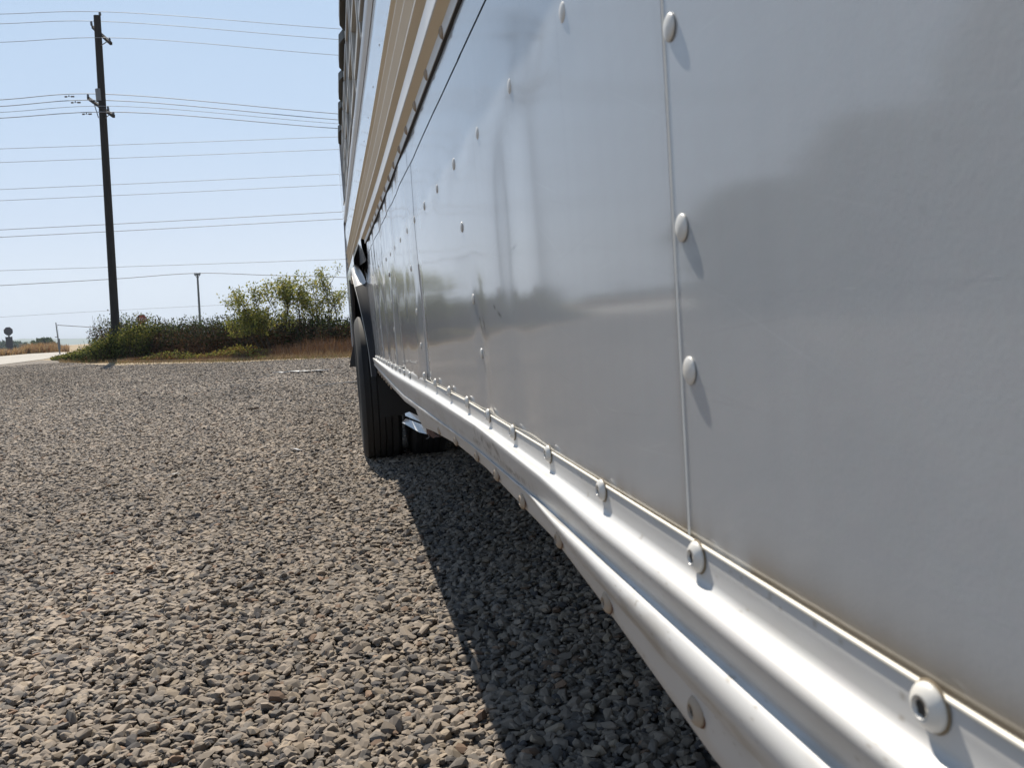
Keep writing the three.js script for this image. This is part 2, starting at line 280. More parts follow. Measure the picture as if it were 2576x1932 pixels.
// ------------------------------------------------------------------ poles, wires, signs
const poleWood = (() => { const t = dataTex(64, 512, (u, v, i, j) => { const k = .6 + .8 * fbm(i / 2.5, j / 60, 3); return [S(.018 * k), S(.016 * k), S(.014 * k)]; }, true); return new THREE.MeshStandardMaterial({ map: t, roughness: .9 }); })();
const insMat = std(.07, .075, .085, .35), steelMat = std(.16, .165, .17, .6, { metalness: .3 }), wireMat = std(.2, .21, .23, .6);
const PS = -ground(296, 905).z;                                                    // the tall pole's distance
const poleFoot = ground(296, 905), poleTop = at(245.5, 40, PS);
{
  const g = thing('utility_pole', 'tall dark wooden utility pole with two sets of crossarms, beside the green mound', 'utility pole', poleFoot);
  const rel = (x, y, s = PS) => at(x, y, s).sub(poleFoot);
  const pg = tubeBetween(V(0, -.3, 0), poleTop.clone().sub(poleFoot), .178, .138, 18, true); part('pole', pg, poleWood, g);
  // upper crossarm runs away from the viewer: near end low right, far end high left
  part('crossarm', armBox(rel(234.5, 68, PS + .45), rel(281, 110, PS - .45), .1, .12), poleWood, g);
  part('crossarm', armBox(rel(223, 247, PS + .6), rel(288, 293, PS - .6), .1, .12), poleWood, g);
  part('brace', tubeBetween(rel(272, 104, PS - .35), rel(256, 114, PS - .1), .02, .02, 5), steelMat, g);
  part('brace', tubeBetween(rel(237, 258, PS + .3), rel(249, 296, PS), .02, .02, 5), steelMat, g);
  part('brace', tubeBetween(rel(279, 286, PS - .4), rel(267, 297, PS - .1), .02, .02, 5), steelMat, g);
  const insulator = (x, y0, y1, s, r = .055) => { const a = rel(x, y0, s), b = rel(x, y1, s), h = b.y - a.y, pts = [[.02, 0], [.03, .1], [r, .16], [r * .6, .3], [r * 1.1, .4], [r * .6, .58], [r, .68], [r * .5, .9], [.015, 1]].map(([p, q]) => new THREE.Vector2(p, q * h)); const l = new THREE.LatheGeometry(pts, 10); l.translate(a.x, a.y, a.z); part('insulator', l, insMat, g); };
  insulator(253, 40, 29.5, PS, .06); insulator(232, 66, 53, PS + .42); insulator(278, 109, 95, PS - .42);
  insulator(223.5, 249, 236, PS + .58); insulator(238, 259, 252, PS + .3); insulator(274, 281, 267, PS - .3); insulator(287, 291, 282, PS - .55);
  part('pole_bracket', tubeBetween(rel(246, 44), rel(253, 38), .03, .03, 6), steelMat, g);
  part('equipment_band', (() => { const c = rel(252.5, 240), l = new THREE.CylinderGeometry(.165, .165, .5, 16, 1, true); l.translate(c.x, c.y, c.z); return l; })(), steelMat, g);
}
function armBox(a, b, w, h) { const d = b.clone().sub(a), g = new THREE.BoxGeometry(w, h, d.length()); g.applyQuaternion(new THREE.Quaternion().setFromUnitVectors(V(0, 0, 1), d.clone().normalize())); const m = a.clone().add(b).multiplyScalar(.5); g.translate(m.x, m.y, m.z); return g; }
function wire(label, pts, r, group, damp) {                                          // pts: [x, y, s]
  const p = pts.map((a) => at(...a)), base = p[0].clone();
  const curve = new THREE.CatmullRomCurve3(p.map((q) => q.clone().sub(base)));
  const g = thing('power_line', label, 'power line', base, group);
  part('wire', new THREE.TubeGeometry(curve, 80, r, 5), wireMat, g);
  if (damp) { const d = at(...damp).sub(base), px = damp[2] / FOC; const gs = [tubeBetween(d.clone().add(V(-9 * px, -1.2 * px, 0)), d.clone().add(V(-4 * px, -1 * px, 0)), .035, .035, 6, true), tubeBetween(d.clone().add(V(4 * px, -1 * px, 0)), d.clone().add(V(11 * px, -.8 * px, 0)), .035, .035, 6, true), tubeBetween(d.clone().add(V(-9 * px, -1 * px, 0)), d.clone().add(V(11 * px, -.8 * px, 0)), .008, .008, 5), tubeBetween(d.clone().add(V(0, 2.2 * px, 0)), d.clone().add(V(0, -1.5 * px, 0)), .02, .02, 5)]; part('vibration_damper', mergeGeometries(gs), insMat, g); }
}
const PG = 'wires strung on the tall wooden pole', TG = 'transmission lines crossing the sky behind the tall pole';
wire('topmost wire, held at the very top of the tall pole', [[-700, 54, PS], [0, 35.5, PS], [253, 29.5, PS], [860, 73, PS + 2], [1500, 112, PS + 4]], .012, PG);
wire('second wire from the top, held on the left end of the upper crossarm', [[-700, 82, PS], [0, 60, PS], [232, 53, PS + .42], [860, 100, PS + 2.4], [1500, 142, PS + 4]], .012, PG);
wire('third wire from the top, held on the right end of the upper crossarm', [[-700, 128, PS], [0, 106.5, PS], [278, 95, PS - .42], [860, 139.5, PS + 1.6], [1500, 180, PS + 4]], .012, PG);
wire('upper wire of the lower crossarm, with a damper left of the pole', [[-700, 290, PS], [0, 251.5, PS], [223.5, 236, PS + .58], [860, 287, PS + 2.6], [1500, 330, PS + 4]], .017, PG, [175, 242, PS + .5]);
wire('second wire of the lower crossarm, with a damper left of the pole', [[-700, 306, PS], [0, 268, PS], [238, 252, PS + .3], [860, 302, PS + 2.4], [1500, 345, PS + 4]], .017, PG, [191, 257, PS + .4]);
wire('third wire of the lower crossarm, thin and without damper', [[-700, 320, PS], [0, 283, PS], [274, 267, PS - .3], [860, 312, PS + 2], [1500, 352, PS + 4]], .011, PG);
wire('lowest wire of the lower crossarm, with the damper nearest the pole', [[-700, 336, PS], [0, 297.5, PS], [287, 282, PS - .55], [860, 324, PS + 1.8], [1500, 362, PS + 4]], .017, PG, [219, 286, PS - .3]);
const across = (label, y0, y1, s, r) => wire(label, [[-900, y0 + (y0 - y1) * 1.02, s], [0, y0, s], [430, (y0 + y1) / 2 + .6, s], [860, y1, s], [1700, y1 - (y0 - y1) * .9, s]], r, TG);
across('highest of the six long transmission lines crossing behind the pole', 374.7, 343.8, 75, .021);
across('second transmission line from the top, just below the highest', 408.9, 375.5, 75, .021);
across('third transmission line from the top, upper of the middle pair', 477, 438, 75, .021);
across('fourth transmission line from the top, lower of the middle pair', 505, 464.6, 75, .021);
across('fifth transmission line from the top, upper of the darker low pair', 578.5, 533, 75, .026);
across('sixth transmission line from the top, lower of the darker low pair', 597, 551, 75, .026);
across('long thin line passing just above the small far pole', 681, 652.5, 85, .022);
wire('line carried on the crossarm of the small far pole', [[-600, 752, 90], [0, 718.5, 90], [300, 701, 90], [497, 687.5, 90], [680, 692.5, 92], [1100, 705, 96]], .034, 'lines on the small far pole');
wire('faintest and lowest line, just above the hedge at the left', [[-500, 828, 140], [0, 798, 140], [250, 783, 140], [505, 770, 140], [900, 752, 140]], .022, 'lines on the small far pole');
{
  const s = 90, top = at(497.5, 688, s), foot = at(507, 858, s); foot.y = 0;
  const g = thing('utility_pole', 'small slim far utility pole with a short crossarm rising behind the hedge', 'utility pole', foot), rel = (x, y) => at(x, y, s).sub(foot);
  const gm = std(.10, .115, .12, .85);
  part('pole', tubeBetween(V(0, 0, 0), top.clone().sub(foot), .125, .09, 10, true), gm, g);
  part('crossarm', armBox(rel(489.5, 691), rel(505, 690.5), .12, .14), gm, g);
  part('brace', mergeGeometries([tubeBetween(rel(491, 691), rel(498, 701), .03, .03, 5), tubeBetween(rel(504, 691), rel(498.5, 701), .03, .03, 5)]), gm, g);
  for (const x of [490, 494, 502, 504.6]) part('insulator', tubeBetween(rel(x, 690), rel(x, 686), .045, .03, 6, true), insMat, g);
}
const font = await new FontLoader().loadAsync('fonts/droid/droid_sans_bold.typeface.json');
function octagon(r, t) { const sh = new THREE.Shape(); for (let i = 0; i < 8; i++) { const a = (i + .5) * Math.PI / 4; sh[i ? 'lineTo' : 'moveTo'](r * Math.cos(a), r * Math.sin(a)); } return new THREE.ExtrudeGeometry(sh.closePath() || sh, { depth: t, bevelEnabled: false }); }
{
  const s = 71, c = at(357.5, 803.5, s), g = thing('stop_sign', 'red octagonal stop sign showing its face just above the hedge', 'sign', V(c.x, 0, c.z));
  const R = 11.3 / FOC * s / Math.cos(Math.PI / 8), y = c.y;
  const gal = std(.3, .31, .32, .5, { metalness: .6 });
  part('post', boxAt(.06, y + .3, .06, 0, (y + .3) / 2, -.06), gal, g);
  const pl = octagon(R, .012); pl.translate(0, y, 0); const plate = part('sign_plate', pl, std(.33, .30, .28, .5), g);
  const face = octagon(R * .93, .006); face.translate(0, y, .013); part('sign_face', face, std(.20, .018, .02, .45), plate);
  const tx = new TextGeometry('STOP', { font, size: R * .62, depth: .004, curveSegments: 3 }); tx.computeBoundingBox(); const b = tx.boundingBox; tx.translate(-(b.max.x + b.min.x) / 2, y - (b.max.y + b.min.y) / 2, .02);
  part('lettering', tx, std(.42, .36, .34, .5), plate);
  g.rotation.y = .25;
}
{
  const f = ground(27.5, 891), s = -f.z, rel = (x, y, o = 0) => at(x, y, s - o).sub(f), gal = std(.075, .08, .095, .7);
  const g = thing('road_sign', 'back of an octagonal sign over two stacked plates on a post by the road', 'sign', f);
  const top = rel(23, 843); part('post', tubeBetween(V(0, -.1, 0), rel(22.6, 826), .07, .07, 8, true), std(.05, .045, .045, .8), g);
  const o = octagon(10 / FOC * s, .02), c = rel(22.6, 833.5, .1); o.translate(c.x, c.y, c.z); part('sign_back', o, gal, g);
  const plate = (x0, y0, x1, y1) => { const a = rel((x0 + x1) / 2, (y0 + y1) / 2, .12), w = (x1 - x0) / FOC * s, h = (y1 - y0) / FOC * s; part('sign_plate', boxAt(w, h, .02, a.x, a.y, a.z), gal, g); };
  plate(17.2, 848, 31.8, 860.5); plate(18.2, 861.5, 33, 874); plate(22.5, 875, 32.5, 881);
  void top;
}
{ const f = ground(40.5, 889.5), s = -f.z; const g = thing('marker_post', 'short dark wooden stub post right of the road signs', 'post', f);
  part('post', tubeBetween(V(0, -.1, 0), at(39.3, 868.5, s).sub(f), .055, .05, 7, true), std(.035, .028, .025, .9), g);
  part('post_cap', tubeBetween(at(39.3, 868.5, s).sub(f), at(39.25, 867.3, s).sub(f), .06, .03, 7, true), std(.06, .05, .045, .8), g); }
{ const f = ground(152.5, 891), s = -f.z, rel = (x, y) => at(x, y, s).sub(f), g = thing('gate_post', 'leaning grey steel gate post with a thin bar reaching right into the bushes', 'gate', f), m = std(.14, .15, .155, .6, { metalness: .4 });
  part('post', tubeBetween(V(0, -.1, 0), rel(141.8, 811.5), .05, .035, 8, true), m, g);
  part('top_bar', tubeBetween(rel(145.5, 817.8), rel(300, 827.5), .032, .028, 6, true), std(.26, .265, .27, .6, { metalness: .3 }), g);
  part('sleeve', tubeBetween(rel(151, 878), rel(148.8, 852), .095, .085, 8, true), m, g);
  part('bracket', tubeBetween(rel(139.8, 848.3), rel(146, 847.8), .03, .03, 5, true), m, g);
  part('hanger_wire', tubeBetween(rel(146, 817), rel(149, 853), .008, .008, 4), m, g); }

// ------------------------------------------------------------------ the bus
const HB = 0.983, UB = 1.37, SB = 3.0;                                               // the bus group stands on the ground under its middle
const bus = thing('bus', 'white bus seen close along its scuffed and dented riveted side', 'bus');
bus.rotation.x = PITCH;
bus.position.copy(V(UB, -HB, -SB).applyAxisAngle(V(1, 0, 0), PITCH).add(V(0, EYE, 0)));
const B = (u, h, s) => [u - UB, h + HB, -(s - SB)];                                    // aside, above the eye, ahead -> the group's axes
const BV = (u, h, s) => V(...B(u, h, s));
const busRay = (x, y) => worldRay(x, y).applyAxisAngle(V(1, 0, 0), -PITCH);
const busAt = (x, y, u) => { const r = busRay(x, y), t = u / r.x; return { u, h: r.y * t, s: -r.z * t }; };

// paint: white enamel under clear coat, a little dull, with faint wipe scratches and dust
const peel = dataTex(512, 512, (u, v, i, j) => { const f = .5 * fbm(i / 7, j / 7, 3) + .5 * fbm(i / 60, j / 60, 2); return [f, f, f]; });
const haze = dataTex(512, 512, (u, v, i, j) => { const f = .50 + .16 * (fbm(i / 70, j / 40, 4) - .5) + .10 * (fbm(i / 30 + j / 4, j / 3 - i / 30, 2) - .5); return [f, f, f]; });
const tex = (t, rx, ry) => { const c = t.clone(); c.repeat.set(rx, ry); c.needsUpdate = true; return c; };
const paintOpts = { roughness: .5, clearcoat: 1, clearcoatRoughness: .085, side: THREE.DoubleSide, bumpMap: tex(peel, 9, 9), bumpScale: .00007 };
const paint = new THREE.MeshPhysicalMaterial({ color: lin(.332, .344, .358), ...paintOpts });
const railPaint = new THREE.MeshPhysicalMaterial({ color: lin(.46, .45, .435), roughness: .5, clearcoat: .45, clearcoatRoughness: .3, side: THREE.DoubleSide, bumpMap: tex(peel, 4, 4), bumpScale: .00015 });
const sealant = std(.70, .655, .56, .5), blackGap = std(.012, .012, .013, .8), darkRubber = new THREE.MeshPhysicalMaterial({ color: lin(.016, .017, .02), roughness: .6, clearcoat: .12, clearcoatRoughness: .35, side: THREE.DoubleSide });  // sealant: pale cream that carries the sunlight on the trim edge
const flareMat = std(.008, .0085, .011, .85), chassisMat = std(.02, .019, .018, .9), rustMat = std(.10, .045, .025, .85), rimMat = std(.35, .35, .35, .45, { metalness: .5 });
const bareMetal = std(.55, .60, .66, .3, { metalness: .55 });

// panel surface
const ARCH = { s: 5.86, h: -.45, r: .79 };
const seams = [[-.6, -.6], [.476, .466], [1.2, 1.17], [2.07, 2.0], [3.08, 3.02], [4.1, 4.05], [6.0, 6.0]];
const crease = (s, c, w) => Math.exp(-(((s - c) / w) ** 2));
function wallU(s, h) {
  let u = .2022 - .018 * (h + .147);
  u += .0016 * (fbm(s * 2.1 + 4, h * 2.4 + 1, 3) - .5) * smooth(.3, 1, s) * 2;
  u += smooth(1.2, 2.8, s) * .010 * (fbm(s * 2.6, h * 1.7 + 9, 3) - .5) + smooth(1.6, 3, s) * .004 * (fbm(s * 6.3, h * 3 + 2, 2) - .5);
  const low = smooth(.22, -.02, h);
  u += .0028 * crease(s, 1.19, .045) * smooth(.12, -.06, h) + .005 * crease(s, 2.05, .06) * low + .008 * crease(s, 2.9, .12) * low + .006 * crease(s, 3.75, .15) * low;
  u += .0022 * crease(s, .93, .07) * smooth(.3, .1, h) ;
  u -= .0012 * crease(h, .228, .03) * (.5 + .5 * Math.cos(2 * Math.PI * (s - .685) / .2325)) * smooth(.4, .8, s);
  return u;
}
const skirtTop = [[-2, -.147], [.85, -.147], [1.4, -.15], [2.07, -.163], [3.3, -.189], [5.2, -.232]];
const L0H = .352;
function panelGeo(s0, s1, hLow, hHigh, ns, nh, lift, skip, slant) {
  const pos = [], uv = [], idx = [];
  for (let i = 0; i <= ns; i++) for (let j = 0; j <= nh; j++) {
    const t = i / ns, sa = s0 * Math.pow(Math.max(s1, .01) / Math.max(s0, .01), t), sBase = s0 > .05 ? sa : s0 + (s1 - s0) * t;
    const lo = typeof hLow === 'function' ? hLow(sBase) : hLow, h = lo + (hHigh - lo) * j / nh, s = sBase + (slant ? slant(t, h) : 0);
    pos.push(...B(wallU(s, h) - lift, h, s)); uv.push(s, h);
  }
  const inside = (i, j) => { if (!skip) return false; const k = (i * (nh + 1) + j) * 3, s = SB - pos[k + 2], h = pos[k + 1] - HB; return skip(s, h); };
  for (let i = 0; i < ns; i++) for (let j = 0; j < nh; j++) { if (inside(i, j) || inside(i + 1, j + 1) || inside(i, j + 1) || inside(i + 1, j)) continue; const a = i * (nh + 1) + j, b = a + nh + 1; idx.push(a, b, a + 1, b, b + 1, a + 1); }
  return geoFrom(pos, idx, uv);
}
const inArch = (s, h) => (s - ARCH.s) ** 2 + (h - ARCH.h) ** 2 < ARCH.r ** 2;
// stains and scuffs of the two near panels, a metre grid: u = s, v = h
function stainTex(s0, s1, h0, h1, n, m, fn) {
  const t = dataTex(n, m, (u, v) => { const s = s0 + (s1 - s0) * u, h = h0 + (h1 - h0) * v; return fn(s, h).map((c) => S(c)); }, true);
  t.wrapS = t.wrapT = THREE.ClampToEdgeWrapping; t.repeat.set(1 / (s1 - s0), 1 / (h1 - h0)); t.offset.set(-s0 / (s1 - s0), -h0 / (h1 - h0)); return t;
}
const scratch = []; for (let i = 0; i < 110; i++) { const s = rr(.18, 1.15), h = rr(-.13, .34), a = rr(-.25, .5); scratch.push([s, h, Math.cos(a), Math.sin(a), rr(.015, .1), rr(-.07, .10)]); }
for (const [x, y, x2, y2] of [[1214, 795, 1222, 838], [1206, 800, 1214, 845], [1213, 880, 1219, 900], [1245, 768, 1252, 778], [1254, 783, 1267, 800], [1285, 632, 1306, 615], [990, 700, 1012, 790], [1060, 800, 1075, 930]]) { const a = busAt(x, y, .2), b = busAt(x2, y2, .2), l = Math.hypot(b.s - a.s, b.h - a.h); scratch.push([(a.s + b.s) / 2, (a.h + b.h) / 2, (b.s - a.s) / l, (b.h - a.h) / l, l / 2, -.75]); }
const drips = [[.478, .232], [.474, .045], [.47, -.03], [.685, .24], [.902, .238], [1.12, .234]];
const nearStain = (s, h) => {
  let d = 0;
  const edge = h + .1475; d += .95 * Math.exp(-Math.pow(Math.max(0, edge) / (.0045 + .0085 * smooth(.75, .25, s) + .006 * (fbm(s * 45, 9, 3) - .5)), 1.3)) * smooth(.25, .6, fbm(s * 22, 3, 3) + .25 * smooth(.7, .25, s)) * smooth(1.2, .55, s);
  const sm = .4725 + (h - .1) * -.028, ds = Math.abs(s - sm);
  d += .30 * Math.exp(-ds / .006) * (.4 + .6 * smooth(.1, -.147, h)) * fbm(s * 60, h * 22, 2);
  let k = .985 + .04 * (fbm(s * 9, h * 9, 4) - .5) + .018 * (fbm(s * 60 + h * 200, h * 90 - s * 30, 2) - .5);
  for (const [a, b, cx, cy, l, c] of scratch) { const x = s - a, y = h - b, p = x * cx + y * cy, q = -x * cy + y * cx; if (Math.abs(p) < l && Math.abs(q) < .004) k += c * Math.exp(-((q / (c < -.3 ? .0022 : .0007)) ** 2)) * (1 - Math.abs(p) / l); }
  k += .05 * (fbm(s * 55, h * 3.2, 3) - .5) + .05 * (fbm(s * 3.1 + 5, h * 3.7, 3) - .5); for (const [rs, rh] of drips) if (h < rh && Math.abs(s - rs) < .012) k -= .07 * Math.exp(-(((s - rs + .0015 * Math.sin(h * 60)) / .0035) ** 2)) * Math.exp((h - rh) / .09);
  if (hash(Math.floor(s * 260), Math.floor(h * 260)) > .9992) k -= .06;
  d = Math.min(.85, d);
  return [.332 * k * (1 - d) + d * .12, .344 * k * (1 - d) + d * .085, .358 * k * (1 - d) + d * .04];
};
const paintA = new THREE.MeshPhysicalMaterial({ ...paintOpts, map: stainTex(.1, .5, -.16, .4, 900, 1100, nearStain) });
const paintB = new THREE.MeshPhysicalMaterial({ ...paintOpts, map: stainTex(.44, 1.24, -.2, .4, 1200, 900, nearStain) });
const farStain = (s, h) => { let k = .97 + .05 * (fbm(s * 5, h * 9, 4) - .5) + .03 * (fbm(s * 30 + h * 60, h * 40, 2) - .5); const edge = h - lerpTab(skirtTop, s); k -= .5 * Math.exp(-Math.max(0, edge) / .006) * fbm(s * 12, 1, 2); for (const [a, b, cx, cy, l, c] of scratch) { const x = s - a, y = h - b, p = x * cx + y * cy, q = -x * cy + y * cx; if (c < -.3 && Math.abs(p) < l && Math.abs(q) < .006) k += c * Math.exp(-((q / .003) ** 2)); } return [.332 * k, .344 * k, .358 * k]; };
const paintC = new THREE.MeshPhysicalMaterial({ ...paintOpts, map: stainTex(1.1, 6.2, -.3, .4, 1800, 420, farStain) });

// torn opening between the panel's last corner and the rails above the wheel arch
const tear = [[912, 578], [920, 584], [923.5, 606], [926.5, 640], [926.5, 690], [921, 684], [914, 672], [911.5, 640], [910, 610]].map(([x, y]) => busAt(x, y, .196));
const inTear = (s, h) => { let c = false; for (let i = 0, j = tear.length - 1; i < tear.length; j = i++) { const a = tear[i], b = tear[j]; if ((a.h > h) !== (b.h > h) && s < (b.s - a.s) * (h - a.h) / (b.h - a.h) + a.s) c = !c; } return c; };
for (let i = 0; i < seams.length - 1; i++) {
  const a = seams[i], b = seams[i + 1], far = i >= 4;
  const slant = (t, h) => { const f = (h + .15) / .5; return (1 - t) * (a[1] - a[0]) * f + t * (b[1] - b[0]) * f; };
  const lift = i === 0 ? 0 : .0004 + .0004 * (i % 2);
  const g = panelGeo(a[0], b[0] + .0008, (s) => lerpTab(skirtTop, s) - .012, L0H - .0012, far ? 170 : i === 0 ? 90 : 110, far ? 130 : 70, lift, far ? (s, h) => inArch(s, h) || inTear(s, h) : null, slant);
  void 0; part('side_panel', g, i === 0 ? paintA : i === 1 ? paintB : paintC, bus, i === 5 ? 'crumpled last white panel, torn at the wheel arch' : i === 2 ? 'dented white side panel with black scuffs' : null);
  const g2 = panelGeo(a[0], Math.min(b[0] + .0008, 4.85), L0H + .0016, .412, far ? 80 : 60, 8, lift + .0006, null);
  part('upper_panel_strip', g2, paint, bus);
}
part('side_backing', panelGeo(-.6, 5.0, -.2, .45, 60, 20, -.02), blackGap, bus);
// sealant bead up the nearest seam, and lap edges on the farther ones
function beadAlong(i, r, mat, h0, h1) {
  const pts = []; for (let k = 0; k <= 24; k++) { const h = h0 + (h1 - h0) * k / 24, s = seams[i][0] + (seams[i][1] - seams[i][0]) * (h + .15) / .5; pts.push(BV(wallU(s, h) - .0007, h, s - .001)); }
  part('panel_joint', new THREE.TubeGeometry(new THREE.CatmullRomCurve3(pts), 48, r, 6), mat, bus);
}
{ const pos = [], idx = [], n = 40; for (let k = 0; k <= n; k++) { const h = -.1465 + (L0H + .1465) * k / n, s = seams[1][0] + (seams[1][1] - seams[1][0]) * (h + .15) / .5, w = .0021 + .0004 * (noise(h * 60, 3) - .5), u = wallU(s, h); for (const [a, b] of [[-w, .0002], [-w * .8, -.0005], [w * .8, -.0006], [w, .0002]]) pos.push(...B(u + b, h, s + a)); }
  for (let k = 0; k < n; k++) for (let q = 0; q < 3; q++) { const a = k * 4 + q, b = a + 4; idx.push(a, b, a + 1, b, b + 1, a + 1); }
  part('panel_joint', geoFrom(pos, idx), std(.80, .765, .69, .55), bus, 'pale cream sealant joint up the nearest panel seam'); }
 beadAlong(3, .0016, railPaint, -.163, .12); beadAlong(4, .0022, railPaint, -.18, .1); beadAlong(5, .0025, paint, -.2, .1);

// lower skirt rail: flange, two beads, bolt flange. Lines measured as h at the plane u = .2, kept on their sight lines
const tI = [[0, -.1665], [1.13, -.166], [1.65, -.172], [2, -.177], [2.7, -.195], [3.3, -.21], [5, -.245]];
const tH = [[0, -.19], [.62, -.192], [.8, -.184], [1.2, -.183], [1.83, -.2], [2.7, -.226], [3.3, -.243], [5, -.266]];
const tG = [[0, -.207], [.8, -.211], [1.2, -.218], [1.59, -.23], [2.74, -.272], [3.3, -.279], [5, -.29]];
const tF = [[0, -.25], [.45, -.247], [.68, -.236], [.86, -.219], [1.31, -.224], [1.6, -.239], [2.14, -.266], [2.7, -.292], [3.3, -.298], [5, -.302]];
const tE = [[0, -.285], [.44, -.276], [.63, -.254], [.8, -.2385], [1.2, -.2355], [1.5, -.246], [1.8, -.268], [2.1, -.288], [2.45, -.312], [3.3, -.318], [5, -.335]];
const railProfile = (s) => {
  const top = lerpTab(skirtTop, s) / .2, I = lerpTab(tI, s) / .2, Hh = lerpTab(tH, s) / .2, Gg = lerpTab(tG, s) / .2, F = lerpTab(tF, s) / .2, Ee = lerpTab(tE, s) / .2;
  const crushed = smooth(.74, .9, s), wob = smooth(1.1, 2, s) * .004 * (fbm(s * 3.1, 5, 2) - .5), tuck = smooth(1.6, 2.6, s) * .012;
  const P = (u, k) => [u + wob, k * (u + wob)];
  const mid = (a, b, t) => a + (b - a) * t;
  return [
    P(.2012, top), P(.1990, top), P(.1988, mid(top, I, .5)), P(.1985, mid(top, I, .93)), P(.1968, mid(I, Hh, .15)), P(.1925, mid(I, Hh, .38)), P(.1875, mid(I, Hh, .62)), P(.1845, mid(I, Hh, .82)), P(.1832, mid(I, Hh, 1.0)), P(.1838, mid(Hh, Gg, .2)), P(.1868, mid(Hh, Gg, .55)),
    P(.1893, mid(Hh, Gg, .85)), P(.1899 + .001 * crushed, Gg), P(mid(.186, .1885, crushed), mid(Gg, F, .14)), P(mid(.1815, .188, crushed), mid(Gg, F, .36)), P(mid(.1795, .188, crushed), mid(Gg, F, .6)), P(mid(.1808, .1882, crushed), mid(Gg, F, .8)), P(mid(.186, .1892, crushed), mid(Gg, F, .93)), P(.190, F),
    P(.1915, mid(F, Ee, .18)), P(.194 + tuck * .4, mid(F, Ee, .6)), P(.196 + tuck, Ee), [.2 + tuck, Ee * (.196 + tuck) - .0015], [.206 + tuck, Ee * (.196 + tuck) + .001]];
};
function loft(profile, ss) {
  const pos = [], uv = [], idx = []; let n = 0;
  for (const s of ss) { const p = profile(s); n = p.length; let l = 0; p.forEach(([u, h, sx], k) => { if (k) l += Math.hypot(u - p[k - 1][0], h - p[k - 1][1]); pos.push(...B(u, h, sx === undefined ? s : sx)); uv.push(s, l); }); }
  for (let i = 0; i < ss.length - 1; i++) for (let k = 0; k < n - 1; k++) { const a = i * n + k, b = a + n; idx.push(a, b, a + 1, b, b + 1, a + 1); }
  return geoFrom(pos, idx, uv);
}
const range = (a, b, n, log) => Array.from({ length: n + 1 }, (_, i) => log ? a * Math.pow(b / a, i / n) : a + (b - a) * i / n);
{ // the rail ends ragged in front of the wheel arch; flange below is torn off past 2.3 m
  const up = (s) => railProfile(s).slice(0, 19), lo = (s) => railProfile(s).slice(18);
  const scuff = stainTex(.1, 5.1, 0, .2, 2000, 220, (s, l) => {
    let k = .99 + .03 * (fbm(s * 8, l * 40, 3) - .5), d = 0;
    // pen-like black scuffs on the bead and groove
    const q1 = Math.abs(l - .048 + .004 * Math.sin(s * 90)), q2 = Math.abs(l - .062);
    if (s > 1.02 && s < 1.22) k -= .85 * Math.exp(-((q1 / .006) ** 2)) * (noise(s * 420, l * 60) > .62 ? 1 : 0);
    if (s > .86 && s < 1.25) k -= .7 * Math.exp(-((q2 / .0035) ** 2)) * (noise(s * 300, l * 90) > .5 ? 1 : 0);
    d = .3 * Math.exp(-l / .004) * smooth(.35, .6, fbm(s * 20, 1, 2)) * smooth(1, .4, s);
    const q3 = fbm(s * 26, l * 60, 3); d += .26 * smooth(.48, .75, q3) * smooth(.02, .10, l) + .10 * smooth(.5, .7, fbm(s * 9, l * 30, 3)); if (noise(s * 300, l * 340) > .90 && noise(s * 31, l * 40) > .50) d += .45; d += .35 * Math.exp(-Math.abs(l - .094) / .004) * smooth(.4, .7, fbm(s * 14, 2, 3)); d += .3 * Math.exp(-Math.abs(l - .066) / .0015) * smooth(.4, .65, fbm(s * 30, 7, 2)); d = Math.min(.8, d);
    return [.40 * k * (1 - d) + d * .13, .395 * k * (1 - d) + d * .095, .385 * k * (1 - d) + d * .05];
  });
  const rm = new THREE.MeshPhysicalMaterial({ map: scuff, roughness: .5, clearcoat: .45, clearcoatRoughness: .3, side: THREE.DoubleSide });
  part('skirt_rail', loft(up, range(.12, 5.02, 260, true)), rm, bus, 'white two-beaded skirt rail, its lower bead crushed and scuffed');
  part('rail_flange', loft(lo, range(.12, 2.3, 150, true)), rm, bus, 'lower bolt flange of the skirt rail, torn off before the wheel');
  part('rail_flange', loft((s) => lo(s).map(([u, h], k) => [u + .006 * k, h + .002 * Math.sin(s * 30 + k)]), range(3.6, 4.95, 30)), rm, bus, 'bent stub of the bolt flange next to the tyre');
  // cut edge of the flange top, sunlight painted on as pale cream
  part('trim_edge', new THREE.TubeGeometry(new THREE.CatmullRomCurve3(range(.12, 2.1, 60, true).map((s) => { const h = lerpTab(skirtTop, s); return BV(.1992, h * .997 + .0005, s); })), 160, .00125, 6), sealant, bus);
  // torn, folded piece of flange hanging under the rail
  const T = (x, y, s) => { const r = busRay(x, y), t = s / -r.z; return B(r.x * t, r.y * t, s); };
  const p1 = [T(1074, 1066, 2.72), T(1067, 1053, 2.75), T(1030, 1036, 2.95), T(1019, 1040, 3.0), T(1020, 1046, 2.98), T(1058, 1062, 2.8)];
  const flap = geoFrom([p1[0], p1[1], p1[2], p1[3], p1[4], p1[5]].flat(), [0, 1, 5, 1, 2, 5, 2, 4, 5, 2, 3, 4]);
  part('torn_flap', toCreasedNormals(flap, .3), bareMetal, bus, 'bright folded strip of torn flange');
  const p2 = [T(1074, 1092, 2.7), T(1056, 1088, 2.76), T(1012, 1063, 2.95), T(1021, 1053, 2.93), T(1031, 1056, 2.92), T(1062, 1068, 2.8), T(1072, 1070, 2.72), T(1060, 1076, 2.79)];
  part('torn_flap', toCreasedNormals(geoFrom(p2.flat(), [0, 6, 7, 0, 7, 1, 1, 7, 2, 7, 5, 4, 7, 4, 2, 2, 4, 3, 6, 5, 7]), .3), paint, bus, 'lower white fold of the torn flange');
